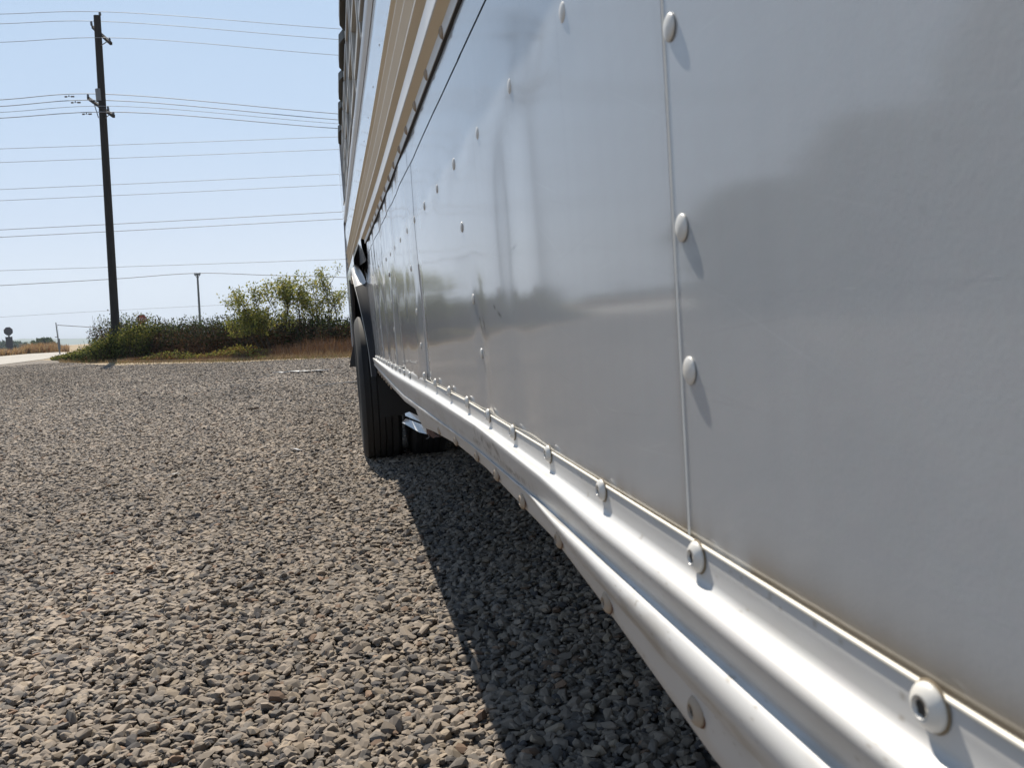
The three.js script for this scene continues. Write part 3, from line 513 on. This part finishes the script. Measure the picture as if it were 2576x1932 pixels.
  const p3 = [T(1074, 1078, 2.66), T(1082, 1076, 2.64), T(1096, 1092, 2.6), T(1111, 1099, 2.5), T(1094, 1100, 2.55), T(1090, 1103, 2.6), T(1080, 1094, 2.62), T(1074, 1092, 2.66)];
  part('rusty_bracket', geoFrom(p3.flat(), [0, 1, 7, 1, 6, 7, 1, 2, 6, 2, 5, 6, 2, 4, 5, 2, 3, 4]), rustMat, bus, 'rusty torn bracket end behind the flange');
  part('loose_wire', new THREE.TubeGeometry(new THREE.CatmullRomCurve3([[1078, 1093], [1080, 1098], [1077, 1102], [1072, 1104]].map(([x, y]) => V(...T(x, y, 2.62)))), 16, .0016, 5), steelMat, bus);
}

// rails above the panel
const END = 8.75;
const bow = (s) => -.005 * Math.max(0, s - 3);
function rail(name, pts, s0, s1, mat, n, label, wavy = 0) {
  const g = loft((s) => pts.map(([u, h]) => [u + bow(s) + wavy * (fbm(s * 2, 3, 2) - .5), h + wavy * .6 * (fbm(s * 1.7 + 5, 1, 2) - .5)]), range(s0, s1, n));
  return part(name, toCreasedNormals(g, .55), mat, bus, label);
}
part('sealant_strip', toCreasedNormals(loft((s) => { const b = bow(s) * .5; return [[.196 + b, .4058], [.1922 + b, .4052 + .0008 * (noise(s * 25, 1) - .5)], [.1890 + b, .4055 + .0012 * (noise(s * 30, 4) - .5)], [.1868 + b, .4075 + .001 * (noise(s * 40, 4) - .5)], [.19 + b, .411]]; }, range(-.6, 4.6, 260)), .6), blackGap, bus, 'black sealant line above the panels');
const gravelBounceTan = new THREE.MeshPhysicalMaterial({ color: lin(.56, .465, .33), roughness: .6, clearcoat: .35, clearcoatRoughness: .3, side: THREE.DoubleSide }), sunlitCream = new THREE.MeshPhysicalMaterial({ color: lin(.62, .56, .47), roughness: .5, clearcoat: .4, clearcoatRoughness: .3, side: THREE.DoubleSide });  // warm bounce off the gravel and sunlit edges, painted into the rail colours
rail('rub_rail', [[.19, .4085], [.1862, .409], [.1852, .4285]], -.6, 4.75, railPaint, 80, 'white bolted flange of the lowest rub rail', .001);
rail('rub_rail', [[.1852, .4286], [.1835, .4300], [.1712, .4383]], -.6, 4.75, gravelBounceTan, 80, 'underside of the lowest rub rail, gravel bounce painted tan', .001);
rail('rub_rail', [[.1712, .4383], [.1696, .4398], [.1693, .4425], [.1702, .4455], [.1704, .478], [.172, .480], [.183, .482]], -.6, 4.9, railPaint, 80, 'flat pale face of the lowest rub rail', .001);
rail('ribbed_rail', [[.182, .480], [.1808, .5065], [.1672, .5172], [.168, .523], [.1755, .526], [.1760, .5555], [.1652, .5732], [.166, .579], [.1738, .583], [.1742, .606], [.1632, .6213], [.164, .627], [.1715, .631], [.1722, .650], [.1612, .6595], [.162, .666], [.170, .673]], -.6, END, gravelBounceTan, 120, 'ribbed rail of four stepped beads, gravel bounce painted tan', .001);
for (const [u, h] of [[.1672, .5200], [.1652, .5760], [.1632, .6240], [.1612, .6625]]) rail('bead', [[u + .002, h - .0032], [u - .0002, h - .0028], [u - .001, h - .001], [u - .0004, h + .002], [u + .003, h + .0042]], -.6, END, sunlitCream, 110, null, .001);  // cream puts the sun on each bead nose into its colour
rail('waist_panel', [[.169, .667], [.1675, .69], [.1668, .78], [.1645, .80], [.1640, .872], [.1655, .8805]], -.6, END, paint, 90, null, .002);
part('sealant_strip', loft((s) => [[.174 + bow(s), .878], [.170 + bow(s), .880], [.170 + bow(s), .896], [.174 + bow(s), .897]], range(-.6, END, 60)), blackGap, bus, 'black gap under the window sill rail');
rail('sill_rail', [[.174, .894], [.1655, .894], [.1645, .897], [.1555, .906], [.1528, .912], [.1512, .948], [.1525, .953], [.160, .956], [.164, .958]], -.6, 8.1, railPaint, 100, 'narrow sill rail below the dark windows', .0012);
rail('window_wall', [[.164, .950], [.1615, .975], [.158, 1.45], [.154, 1.485]], -.6, END, std(.05, .048, .044, .6), 60);
rail('roof_panel', [[.152, 1.482], [.160, 1.53], [.185, 1.60], [.26, 1.71], [.42, 1.83], [.75, 1.93], [1.37, 1.97], [2.0, 1.93], [2.4, 1.78], [2.56, 1.55], [2.585, 1.45]], -3.5, END, paint, 10);
// flat dark windows standing proud of the wall, one per bay
const glass = new THREE.MeshPhysicalMaterial({ color: lin(.012, .014, .016), roughness: .08, clearcoat: .5, side: THREE.DoubleSide }), frameMat = std(.04, .036, .024, .55), greyMat = std(.30, .30, .285, .5), postMat = std(.42, .415, .39, .5);
for (let i = 0; i < 11; i++) {
  const s1 = 7.09 - i * .692, s0 = s1 - .60, w = s1 - s0, hh = .40, k = .03, sm = (s0 + s1) / 2, uo = .147 + bow(sm) * .6;
  const sh = new THREE.Shape(); sh.moveTo(k, 0); sh.lineTo(w - k, 0); sh.quadraticCurveTo(w, 0, w, k); sh.lineTo(w, hh - k); sh.quadraticCurveTo(w, hh, w - k, hh); sh.lineTo(k, hh); sh.quadraticCurveTo(0, hh, 0, hh - k); sh.lineTo(0, k); sh.quadraticCurveTo(0, 0, k, 0);
  const hole = new THREE.Path(), m = .028; hole.moveTo(m, m); hole.lineTo(w - m, m); hole.lineTo(w - m, hh - m); hole.lineTo(m, hh - m); hole.closePath(); sh.holes.push(hole);
  const place = (g, off) => { g.rotateY(Math.PI / 2); g.translate(...B(uo + off, .985, s0)); return g; };     // the shape's x runs ahead, its depth into the bus
  const fr = part('window', place(new THREE.ExtrudeGeometry(sh, { depth: .02, bevelEnabled: true, bevelThickness: .003, bevelSize: .003, bevelSegments: 2, curveSegments: 6 }), 0), i % 3 ? postMat : greyMat, bus);
  part('pane', place(boxAt(w - .05, hh - .05, .006, w / 2, hh / 2, 0), .013), glass, fr);
  part('sash_bar', place(boxAt(w - .05, .024, .012, w / 2, hh * .5, 0), .004), postMat, fr);
  // dark hood with cut corners over the window
  const q = [], e = .095, bs = bow(sm) * .35; for (const [s, c] of [[s0 - .02, 0], [s1 + .02, 0], [s0 + e, 1], [s1 - e, 1], [s0 + .02, .5], [s1 - .02, .5]]) { const u = .154 - .036 * c + bs; q.push(BV(u, 1.455, s), BV(u, 1.408 + .004 * (1 - c), s)); }
  part('hood', new ConvexGeometry(q), frameMat, fr);
  const sp = s1 + .046; part('window_post', boxAt(.014, .5, .05, ...B(.156 + bow(sp) * .8, 1.2, sp)), i % 2 ? postMat : greyMat, bus);
}
part('window_post', boxAt(.02, .49, .3, ...B(.152 + bow(7.5), 1.215, 7.28)), paint, bus, 'white corner panel behind the last window');
rail('corner_panel', [[.1595, .958], [.153, 1.1], [.150, 1.4], [.152, 1.486]], 7.15, END, paint, 12, null, .001);

// wheel arch: flare round the opening, crown painted white for reflected sky, sides dark rubber; liner, mud flap, body behind the arch
const archPt = (a, r, u) => [u, ARCH.h + r * Math.sin(a), ARCH.s - r * Math.cos(a)];
const flare = (a0, a1, n) => { const pos = [], idx = []; for (let i = 0; i <= n; i++) { const a = a0 + (a1 - a0) * i / n, top = Math.sin(Math.max(0, a)), uIn = a < Math.PI / 2 ? .199 - .06 * smooth(.8, 1.57, a) : .139 - .01 * (a - 1.57), uOut = a < 1.57 ? .172 - .062 * smooth(.1, 1.3, a) : .11; const P = [[uIn, 1.03], [uIn - .008, 1.012], [(uIn + uOut) / 2 - .008, 1.0], [uOut, .985], [uOut + .004, .972], [uIn, .965]]; void top; for (const [u, k] of P) pos.push(...B(...archPt(a, ARCH.r * k, u))); } const m = 6; for (let i = 0; i < n; i++) for (let k = 0; k < m - 1; k++) { const a = i * m + k, b = a + m; idx.push(a, b, a + 1, b, b + 1, a + 1); } return geoFrom(pos, idx); };
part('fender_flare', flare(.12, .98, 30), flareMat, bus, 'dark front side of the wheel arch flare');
part('fender_flare', flare(.98, 2.0, 30), railPaint, bus, 'crown of the wheel arch flare, sky reflection painted white');
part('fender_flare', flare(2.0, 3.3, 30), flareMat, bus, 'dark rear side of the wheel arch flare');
part('flare_edge', new THREE.TubeGeometry(new THREE.CatmullRomCurve3(range(.12, 1.2, 20).map((a) => BV(...archPt(a, ARCH.r * .984, .172 - .062 * smooth(.1, 1.3, a) - .0015)))), 60, .0022, 5), postMat, bus);
part('wheel_well', (() => { const pos = [], idx = []; const n = 40; for (let i = 0; i <= n; i++) { const a = -.2 + 3.6 * i / n; for (const u of [.205, .95]) pos.push(...B(...archPt(a, ARCH.r * .99, u))); } for (let i = 0; i < n; i++) idx.push(i * 2, i * 2 + 1, i * 2 + 2, i * 2 + 1, i * 2 + 3, i * 2 + 2); return geoFrom(pos, idx); })(), chassisMat, bus);
part('rear_side_panel', loft((s) => { const d = s - ARCH.s, lo = d < ARCH.r ? ARCH.h + Math.sqrt(Math.max(0, ARCH.r ** 2 * 1.05 - d * d)) : -.29; return [[.1345 + bow(s) * .35, lo], [.133 + bow(s) * .35, lo * .5 + .2], [.134 + bow(s) * .4, .42], [.158 + bow(s), .46], [.176 + bow(s), .482]]; }, [...range(5.6, 6.66, 30), ...range(6.661, END, 14)]), paint, bus, 'white side panel behind the rear wheel');
part('rear_side_panel', loft((s) => [[wallU(5.15, .33) - .012 * smooth(5.1, 5.7, s) - .03 * smooth(5.3, 5.7, s) * .5, .345], [.182 + bow(s), .42], [.178 + bow(s), .482]], range(5.13, 5.64, 10)), paint, bus, 'strip of white panel between the ribbed rail and the wheel arch');
part('rear_wall', (() => { const pts = [[.118, -.29], [.118, .45], [.13, .95], [.125, 1.48], [.16, 1.62], [.42, 1.83], [1.37, 1.97], [2.3, 1.83], [2.58, 1.5], [2.58, -.29]]; const sh = new THREE.Shape(pts.map(([u, h]) => new THREE.Vector2(u, h))); const g = new THREE.ExtrudeGeometry(sh, { depth: .05, bevelEnabled: false }); g.translate(...B(0, 0, END + .05)); return g; })(), paint, bus);
part('far_side_wall', boxAt(.04, 1.78, 12.2, ...B(2.58, .6, 2.7)), paint, bus);
part('front_wall', boxAt(2.3, 2.2, .05, ...B(1.4, .75, -3.45)), paint, bus);
part('front_side_wall', boxAt(.03, 1.9, 2.86, ...B(.215, .55, -2.05)), paint, bus);
part('inner_floor', boxAt(2.3, .05, 12.1, ...B(1.42, -.13, 2.7)), chassisMat, bus);
part('inner_wall', boxAt(.03, 1.65, 12.1, ...B(.27, .68, 2.7)), blackGap, bus);
part('chassis_rail', boxAt(.09, .26, 11.5, ...B(.98, -.33, 2.7)), chassisMat, bus);
part('chassis_rail', boxAt(.09, .26, 11.5, ...B(1.82, -.33, 2.7)), chassisMat, bus);
part('under_box', boxAt(1.0, .3, 1.3, ...B(1.5, -.33, 3.2), .03), chassisMat, bus);
part('skirt_inner', boxAt(.02, .13, 3.0, ...B(.262, -.185, 1.7)), chassisMat, bus);
part('mud_flap', (() => { const pos = [], idx = [], n = 14; for (let i = 0; i <= n; i++) { const t = i / n, h = .30 - .685 * t, kick = .045 * smooth(.68, 1, t); pos.push(...B(.108 - kick, h, 6.74 + .02 * t), ...B(.52 - kick * .2, h - .004, 6.74 + .02 * t), ...B(.108 - kick, h, 6.755 + .02 * t), ...B(.52 - kick * .2, h, 6.755 + .02 * t)); } for (let i = 0; i < n; i++) { const a = i * 4, b = a + 4; idx.push(a, a + 1, b, a + 1, b + 1, b, a + 2, b + 2, a + 3, a + 3, b + 2, b + 3, a, b, a + 2, a + 2, b, b + 2, a + 1, a + 3, b + 1, a + 3, b + 3, b + 1); } idx.push(n * 4, n * 4 + 1, n * 4 + 2, n * 4 + 1, n * 4 + 3, n * 4 + 2); return geoFrom(pos, idx); })(), darkRubber, bus);

// dual rear wheels
const tyreMat = (() => { const t = dataTex(512, 128, (u, v, i, j) => { const k = .8 + .5 * fbm(i / 8, j / 8, 3); return [S(.017 * k), S(.016 * k), S(.015 * k)]; }, true); return new THREE.MeshStandardMaterial({ map: t, roughness: .8, side: THREE.DoubleSide }); })();
function wheel(name, u0, w, label, side, ws = 5.92) {                                           // u0: outer face, w: width
  const R = .5, g = new THREE.Group(); g.name = numbered(name); if (label) g.userData.label = label; g.position.set(...B(u0 + w / 2, -HB + R - .008, ws)); bus.add(g);
  const half = [[.285, -w * .38], [.32, -w * .46], [.40, -w * .5], [.45, -w * .49], [.478, -w * .455], [.492, -w * .41], [.499, -w * .385]];
  const tread = []; const ribs = 5, tw = w * .77; for (let k = 0; k < ribs; k++) { const a = -tw / 2 + tw / ribs * k, b = a + tw / ribs, q = .0045; const crown = (x) => .5 - .006 * (2 * x / tw) ** 2; if (k) tread.push([crown(a) - .011, a + q * .55], [crown(a), a + q]); tread.push([crown((a + b) / 2), (a + b) / 2]); if (k < ribs - 1) tread.push([crown(b), b - q], [crown(b) - .011, b - q * .55]); }
  const prof = [...half, ...tread, ...half.slice().reverse().map(([r, x]) => [r, -x])].map(([r, x]) => new THREE.Vector2(r, x));
  const lg = new THREE.LatheGeometry(prof, 72); lg.rotateZ(Math.PI / 2); part('tyre', toCreasedNormals(lg, .5), tyreMat, g);
  const rp = [[.05, -.02], [.12, -.02], [.13, .03], [.2, .04], [.235, .0], [.27, -w * .34], [.288, -w * .4], [.288, w * .4], [.26, w * .34]].map(([r, x]) => new THREE.Vector2(r, x)); const rg = new THREE.LatheGeometry(rp, 40); rg.rotateZ(Math.PI / 2 * side); part('rim', rg, rimMat, g);
}
wheel('wheel', .102, .262, 'outer rear tyre with worn straight grooves', 1); wheel('wheel', .42, .26, 'inner tyre of the dual pair', 1);
wheel('wheel', 2.02, .26, null, -1); wheel('wheel', 2.33, .26, null, -1); wheel('wheel', .24, .28, 'front wheel', 1, -1.5); wheel('wheel', 2.2, .28, null, -1, -1.5);
part('added_shade_tank', boxAt(.55, .46, 2.2, ...B(2.2, -.5, 3.4), .06), chassisMat, bus); part('added_shade_box', boxAt(.5, .42, 1.2, ...B(2.2, -.48, 1.2), .04), chassisMat, bus); part('air_tank', (() => { const c = new THREE.CapsuleGeometry(.14, 1.1, 6, 16); c.rotateX(Math.PI / 2); c.translate(...B(.62, -.32, 2.2)); return c; })(), chassisMat, bus);  // far-side tank and box are added, unseen, to stop light under the bus
part('axle', (() => { const g = new THREE.CylinderGeometry(.075, .075, 2.2, 14); g.rotateZ(Math.PI / 2); g.translate(...B(1.36, -HB + .49, 5.92)); return g; })(), chassisMat, bus);
part('axle_housing', (() => { const g = new THREE.SphereGeometry(.2, 18, 12); g.translate(...B(1.36, -HB + .49, 5.92)); return g; })(), chassisMat, bus);

// bolts and rivets: a domed head with a driven recess
const headProf = (r, h, hole) => { const p = hole ? [[0, -h * .12], [r * .34, -h * .12], [r * .42, h * .93]] : [[0, h]]; for (const t of [.25, .5, .7, .85, .95, 1]) p.push([r * (hole ? .42 + .58 * t : t), h * Math.sqrt(1 - .96 * ((hole ? .42 + .58 * t : t) ** 2))]); p.push([r * 1.0, 0], [r * .9, -h * .15]); return p.map(([a, b]) => new THREE.Vector2(a, b)); };
const headGeo = (r, h, hole) => { const g = new THREE.LatheGeometry(headProf(r, h, hole), 26); g.rotateZ(Math.PI / 2); return g; };     // dome points to -u
const boltGeo = headGeo(.0092, .0054, true), rivetGeo = headGeo(.0080, .0025, false), socketGeo = (() => { const sh = new THREE.Shape(); for (let i = 0; i < 12; i++) { const a = i * Math.PI / 6, r = i % 2 ? .0029 : .0037; sh[i ? 'lineTo' : 'moveTo'](r * Math.cos(a), r * Math.sin(a)); } const g = new THREE.ExtrudeGeometry(sh, { depth: .0006, bevelEnabled: false }); g.rotateY(-Math.PI / 2); g.translate(-.0030, 0, 0); return g; })();
const washerGeo = (() => { const g = new THREE.CylinderGeometry(.0096, .0101, .0006, 24); g.rotateZ(Math.PI / 2); return g; })();
const boltMat = new THREE.MeshPhysicalMaterial({ color: lin(.52, .50, .46), roughness: .45, clearcoat: .5, clearcoatRoughness: .25 }), grime = std(.16, .12, .07, .8), dullBolt = std(.30, .24, .18, .7), recess = std(.02, .018, .016, .7);
function bolt(u, h, s, kind, turn = 0) {
  const m = part(kind === 'rivet' ? 'rivet' : 'bolt', kind === 'rivet' ? rivetGeo : boltGeo, kind === 'rusty' ? dullBolt : boltMat, bus);
  m.position.set(...B(u, h, s)); m.rotation.set(turn, 0, 0); const k = rr(.95, 1.06) * (s > 1.3 ? 1.1 : 1); m.scale.set(k, k, k);
  if (kind !== 'rivet' && s < 1.8) part('socket_shade', socketGeo, recess, m);  // dark star plug: shade of the hollow put into its colour
  if (s < 1.3 && kind !== 'rivet') part('grime_ring', washerGeo, kind === 'rusty' ? rustMat : grime, m);
}
const skirtBolts = [[2337, 1778], [1753, 1401], [1514, 1233], [1380, 1142], [1291, 1087], [1229, 1045], [1176, 1012], [1131, 984], [1096, 963], [1068, 946], [1045, 957], [1026, 947]];
skirtBolts.slice(0, 10).forEach(([x, y]) => { const p = busAt(x, y, .1975); bolt(.198, p.h, p.s, 'bolt', rr(0, 6)); });
for (let s = 2.5; s < 4.95; s += .215) { const p = railProfile(s); bolt(p[2][0] - .0012, (p[0][1] + p[3][1]) / 2, s, 'bolt', rr(0, 6)); }
[[1759, 1787], [1533, 1514], [1411, 1356], [1319, 1260], [1254, 1193], [1203.5, 1147], [1149, 1108], [1105, 1082]].forEach(([x, y]) => { const p = busAt(x, y, .1935); bolt(.1925 + .004 * smooth(1.2, 2, p.s), p.h, p.s, 'rusty', rr(0, 6)); });
for (let s = 3.7; s < 4.95; s += .2) { const p = railProfile(s); bolt(p[20][0] + .008, p[20][1], s, 'rusty'); }
const rowRivets = [[1416, 31], [1283, 217], [1202, 335], [1142, 413], [1100, 475], [1068, 518], [1043, 553], [1025, 580], [1008, 603], [994, 623], [983, 639], [972, 652]];
const onWall = (x, y) => { let u = .2; for (let k = 0; k < 4; k++) { const p = busAt(x, y, u); u = wallU(p.s, p.h); } return busAt(x, y, u); };
for (const [x, y] of rowRivets) { const p = onWall(x, y); bolt(p.u, p.h, p.s, 'rivet'); }
for (let s = 3.5; s < 4.9; s += .2325) bolt(wallU(s, .22), .22, s, 'rivet');
for (const [x, y] of [[1686, 69], [1717, 573], [1737, 932], [1163, 571], [1192, 752], [1213, 889], [1035, 675], [1049, 785], [1060, 870]]) { const p = onWall(x, y); bolt(p.u - .0005, p.h, p.s, 'rivet', rr(0, 6)); }
for (let i = 4; i < 6; i++) for (const h of [.15, .05, -.05, -.14]) bolt(wallU(seams[i][0], h) - .0014, h, seams[i][0] + .01, 'rivet');
for (let k = 0; k < 16; k++) { const s = .62 + k * .222; bolt(.1862 + bow(s) * .5, .419, s, 'rusty'); }
for (let k = 0; k < 18; k++) { const s = 1.1 + k * .42; bolt(.1668 + bow(s), .735, s, 'rivet'); bus.children[bus.children.length - 1].scale.setScalar(.5); }

// ------------------------------------------------------------------ gravel and litter
{
  const shapes = [];
  for (let k = 0; k < 9; k++) {
    const pts = []; for (let i = 0; i < 22; i++) { const v = V(rr(-1, 1), rr(-1, 1), rr(-1, 1)).normalize().multiplyScalar(rr(.78, 1.08)); pts.push(v); }
    const g = new ConvexGeometry(pts); shapes.push(g);
  }
  const stoneMat = new THREE.MeshStandardMaterial({ color: 0xffffff, roughness: .92 });
  const lists = shapes.map(() => []);
  const edgeS = (x) => { let best = 24; for (let i = 0; i < lotEdge.length - 1; i++) { const a = lotEdge[i], b = lotEdge[i + 1]; if (x >= a.x && x <= b.x) best = -(a.z + (b.z - a.z) * (x - a.x) / (b.x - a.x)); } return x < lotEdge[0].x ? 30 : best; };
  const drop = (x, s, big, lift) => lists[Math.floor(rnd() * shapes.length)].push([x, s, big, lift]);
  const band = (s0, s1, dens, k) => {
    const L = (s) => -.52 * s - .5, Rr = (s) => s < 6.5 ? Math.min(2.3, .35 * s + .9) : .25 + .06 * s; const W = (s) => Rr(s) - L(s);
    const mid = (s0 + s1) / 2, n = Math.round((s1 - s0) * W(mid) * dens);
    for (let i = 0; i < n; i++) { const s = rr(s0, s1), x = L(s) + rnd() * W(s); if (s > edgeS(x) - .1) continue; drop(x, s, (.0072 + .0138 * Math.pow(rnd(), 2.2) + (rnd() < .006 ? .006 : 0)) * k, rnd()); }
  };
  band(1.2, 2.5, 5600, 1); band(2.5, 4, 5200, 1); band(4, 6, 4400, 1.02); band(6, 9, 3400, 1.06); band(9, 13, 1900, 1.2); band(13, 18, 1000, 1.45); band(18, 26, 620, 1.5); band(26, 40, 420, 1.6);
  const gr = new THREE.Group(); gr.name = 'gravel'; scene.add(gr); tag(gr, 'loose crushed stones covering the lot', null, null, 'stuff');
  shapes.forEach((g, k) => {
    const o = new THREE.InstancedMesh(g, stoneMat, lists[k].length); o.name = numbered('crushed_stones'); o.castShadow = o.receiveShadow = true; o.userData.kind = 'stuff';
    lists[k].forEach(([x, s, b, l], i) => {
      E3.set(rr(-.5, .5), rr(0, 6.28), rr(-.5, .5)); const flat = rr(.36, .72);
      M4.compose(V(x, b * (.02 + .58 * l * l) + .012 * (fbm(x * 1.3, s * 1.3, 3) - .5) + .004, -s), Q.setFromEuler(E3), V(b * rr(.9, 1.45), b * flat, b * rr(.75, 1.1))); o.setMatrixAt(i, M4);
      const pf = fbm(x * .7 + 40, s * .45, 3), dust = smooth(.56, .72, fbm(x * .9 + 9, s * .35 + 30, 3)), t = rnd(), k2 = rr(.72, 1.2) * (.74 + .52 * pf) * (1 + .22 * dust), c = t < .6 ? [.215, .176, .138] : t < .8 ? [.145, .126, .107] : t < .92 ? [.235, .188, .138] : t < .975 ? [.055, .049, .047] : [.17, .11, .072];
      o.setColorAt(i, C3.setRGB(c[0] * k2, c[1] * k2, c[2] * k2));
    });
    gr.add(o);
  });
}
function litter(name, label, cat, pts, w, t, mat) {                                  // a bent flat strip lying on the stones: pts [x, y, lift]
  const P = pts.map(([x, y, l]) => ground(x, y, .012 + (l || 0))), base = P[0].clone(), pos = [], idx = [];
  const g = thing(name, label, cat, base);
  P.forEach((p, i) => { const d = (P[Math.min(P.length - 1, i + 1)].clone().sub(P[Math.max(0, i - 1)])).setY(0).normalize(), n = V(-d.z, 0, d.x).multiplyScalar(w * (typeof pts[i][3] === 'number' ? pts[i][3] : 1) / 2), q = p.clone().sub(base); for (const [k, y] of [[1, 0], [1, t], [-1, t], [-1, 0]]) pos.push(q.x + n.x * k, q.y + y + (k > 0 ? .006 : 0), q.z + n.z * k); });
  for (let i = 0; i < P.length - 1; i++) for (let k = 0; k < 4; k++) { const a = i * 4 + k, b = i * 4 + (k + 1) % 4; idx.push(a, a + 4, b, b, a + 4, b + 4); }
  const e = (P.length - 1) * 4; idx.push(0, 1, 2, 0, 2, 3, e, e + 2, e + 1, e, e + 3, e + 2);
  part(name === 'stick' ? 'stem' : 'sheet', toCreasedNormals(geoFrom(pos, idx), .5), mat, g);
}
const whiteTrash = std(.68, .66, .62, .5);
litter('plastic_strip', 'torn white strip lying on the gravel in front of the hedge', 'litter', [[690, 938.5, .01, .5], [703, 937, .02, 1.2], [715, 938, 0, .5], [731, 935, .03, 1], [742, 934.5, .01, 1.3], [752, 936, .03, .5], [762, 934, .0, .7], [778, 934.5, .03, 1.1], [795, 932.5, .02, 1], [810, 932, .03, 1.2], [826, 930.5, .03, .6]], .16, .012, whiteTrash);
litter('stick', 'long pale stick lying on the gravel just left of the wheel', 'stick', [[800, 973, .01, 1], [840, 967, .02, 1], [872, 963.5, .02, 1], [905, 961, .01, 1]], .035, .016, std(.5, .45, .38, .8));
litter('scrap', 'crumpled white scrap on the gravel left of the wheel', 'litter', [[733, 1130, .01, 1], [742, 1130, .018, .9], [752, 1133, .01, .8], [764, 1134.5, .012, .6]], .035, .003, std(.42, .42, .43, .5));
litter('scrap', 'tiny white scrap on the gravel in the middle of the lot', 'litter', [[428, 1196, .012, 1], [437, 1194, .02, 1.3], [447, 1192, .012, .7]], .035, .003, whiteTrash);
litter('wood_chip', 'dark flat wood chip lying on the gravel', 'wood chip', [[631, 1031, .012, 1], [640, 1030.5, .016, 1], [648, 1030, .012, 1]], .06, .02, std(.09, .06, .04, .9));
litter('dry_leaf', 'small orange dry leaf on the near gravel', 'leaf', [[269, 1446, .012, .4], [277, 1445, .02, 1], [286, 1445, .013, .3]], .022, .002, std(.45, .16, .05, .8));

renderer.render(scene, camera);
